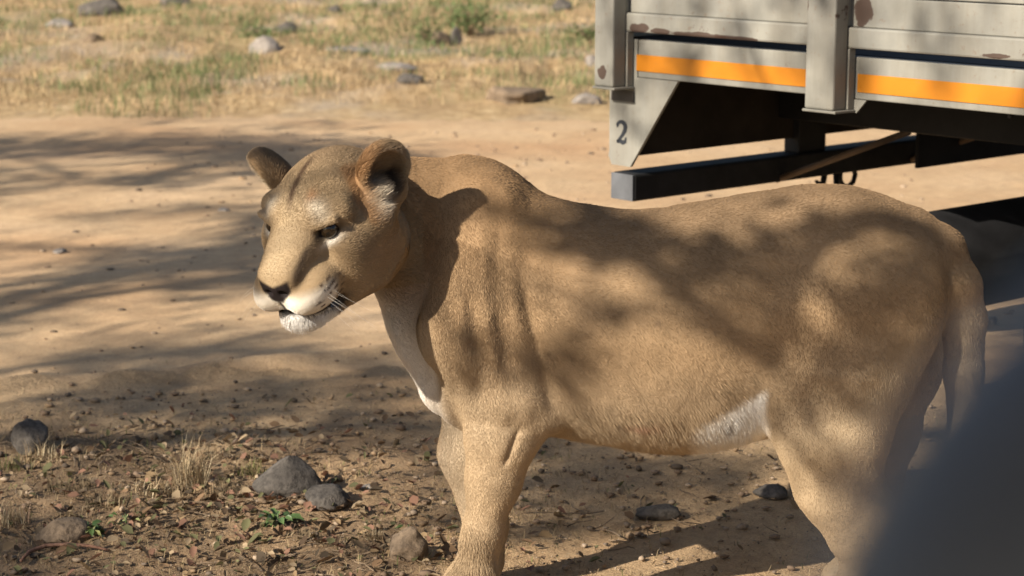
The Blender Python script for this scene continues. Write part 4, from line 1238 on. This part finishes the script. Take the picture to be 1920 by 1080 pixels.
# trunk and limbs reaching out to the clumps
tube('trunk', [(0, 0, -.2), (.05, 0, .6), (.15, .05, 1.6), (.1, .2, 2.6), (.3, .3, 3.6)], [.34, .27, .24, .21, .17], BARK, tree, 14)
fork = np.array([.3, .3, 3.5]) + toff
heads = []
allc = np.concatenate([CL, np.array(extra)])
sel = allc[r_.choice(len(CL), 46, replace=False)]
tv, tf, base = [], [], 0
def limb(a, b, r0, r1, wob, n=7):
    global base
    t = np.linspace(0, 1, n)[:, None]
    pts = a + (b - a) * t + np.sin(t * math.pi) * (np.array([0, 0, .5]) * np.linalg.norm(b - a) * .12 + r_.normal(size=3) * wob) + r_.normal(size=(n, 3)) * wob * .25 * np.sin(t * math.pi)
    V, F = tube_np(pts - toff, np.linspace(r0, r1, n), 6)
    tv.append(V); tf.extend([[j + base for j in f] for f in F]); base += len(V)
    return pts
nodes = [fork]
order = sel[np.argsort(np.linalg.norm(sel - fork, axis=1))]
for c in order:
    d = np.linalg.norm(np.array(nodes) - c, axis=1) + .35 * np.linalg.norm(np.array(nodes) - fork, axis=1)
    a = nodes[int(np.argmin(d))]
    rr_ = max(.018, .10 - .011 * np.linalg.norm(a - fork))
    p = limb(a, c, rr_, max(.010, rr_ * .5), .10)
    nodes += [p[3], p[5], c]
# the bough over her hips
hb = np.array(extra[:len(hip)]); 
for a, b in zip(hb, hb[1:]): limb(a, b, .036, .034, .01, 4)
p = limb(nodes[int(np.argmin(np.linalg.norm(np.array(nodes) - hb[-1], axis=1)))], hb[-1], .045, .036, .05); nodes += list(hb)
for c in extra[len(hip):]:
    a = nodes[int(np.argmin(np.linalg.norm(np.array(nodes) - c, axis=1)))]
    limb(a, c, .010, .006, .03, 5); nodes.append(c)
for c in CL[r_.choice(len(CL), min(len(CL), 420), replace=False)]:
    a = nodes[int(np.argmin(np.linalg.norm(np.array(nodes) - c, axis=1)))]
    if np.linalg.norm(a - c) < 2.5: limb(a, c, .009, .004, .04, 5); 
me = bpy.data.meshes.new('limbs'); me.from_pydata([tuple(v) for v in np.concatenate(tv)], [], [tuple(dict.fromkeys(f)) for f in tf]); me.materials.append(BARK)
me.polygons.foreach_set('use_smooth', np.ones(len(me.polygons), bool))
lo = bpy.data.objects.new('limbs', me); COL.objects.link(lo); lo.parent = tree

# ---- the car the picture is taken from: door, roof and the mirror that shows in the corner
CARP = Mat('dark_blue_grey_plastic', .32, .5); CARP.color(CARP.ramp(CARP.noise(200, 3), [(.4, (.095, .115, .150)), (.6, (.110, .132, .170))]))
CARB = Mat('dark_car_paint', .25, .5); CARB.color(CARB.ramp(CARB.noise(5, 3), [(.4, (.03, .036, .045)), (.6, (.036, .043, .052))]))
car = empty('parked_car', (0, .0, 0)); tag(car, 'blurred dark blue-grey mirror and side of the car the picture is taken from', 'car')
box('door', -.75, .62, .02, .10, .42, 1.30, CARB.m, car, .03)
box('window_sill', -.75, .62, .0, .115, 1.302, 1.335, CARP.m, car, .01)
box('roof', -2.2, 1.0, -1.45, .10, 1.93, 2.0, CARB.m, car, .03)  # unseen, built to keep the sun off the mirror
tube('pillar', [(.60, .06, 1.32), (.95, .0, 1.94)], .045, CARB.m, car, 10)
tube('pillar', [(-.72, .06, 1.32), (-.72, .0, 1.94)], .05, CARB.m, car, 10)
box('sill_panel', -2.3, 1.9, .0, .09, .28, .415, CARB.m, car, .03)
box('rear_panel', -2.3, -.76, .02, .10, .42, 1.30, CARB.m, car, .03)
box('front_wing', .63, 1.9, .02, .10, .42, 1.15, CARB.m, car, .03)
for u in (-1.75, 1.3):
    wh = empty('wheel', (u, .09, .33)); wh.parent = car
    bm = bmesh.new(); bmesh.ops.create_cone(bm, cap_ends=True, segments=36, radius1=.33, radius2=.33, depth=.2, matrix=Matrix.Rotation(math.pi/2, 4, 'X'))
    bmesh.ops.bevel(bm, geom=[e for e in bm.edges if len(e.link_faces) == 2 and e.calc_face_angle() > 1.0], offset=.03, segments=3, affect='EDGES')
    obj_bm('tyre', bm, RUBBER, wh)
    bm = bmesh.new(); bmesh.ops.create_cone(bm, cap_ends=True, segments=28, radius1=.2, radius2=.18, depth=.215, matrix=Matrix.Rotation(math.pi/2, 4, 'X'))
    obj_bm('rim', bm, CARP.m, wh)
# mirror housing: a rounded shell, tilted, on its arm
mc = np.array([.0935, .22, 1.4895])
mr = empty('door_mirror', mc); mr.parent = car; mr.rotation_euler = (0, 0, math.radians(6))
bm = bmesh.new(); bmesh.ops.create_uvsphere(bm, u_segments=40, v_segments=24, radius=1.0)
for v in bm.verts:
    c = v.co; e = .97
    f_ = lambda t: math.copysign(abs(t) ** e, t)
    v.co = Vector((f_(c.x) * .070, f_(c.y) * .034, f_(c.z) * .100))
obj_bm('housing', bm, CARP.m, mr, True)
tube('arm', [(.03, -.005, -.06), (.06, -.06, -.12), (.10, -.12, -.165)], [.016, .016, .02], CARP.m, mr, 10)
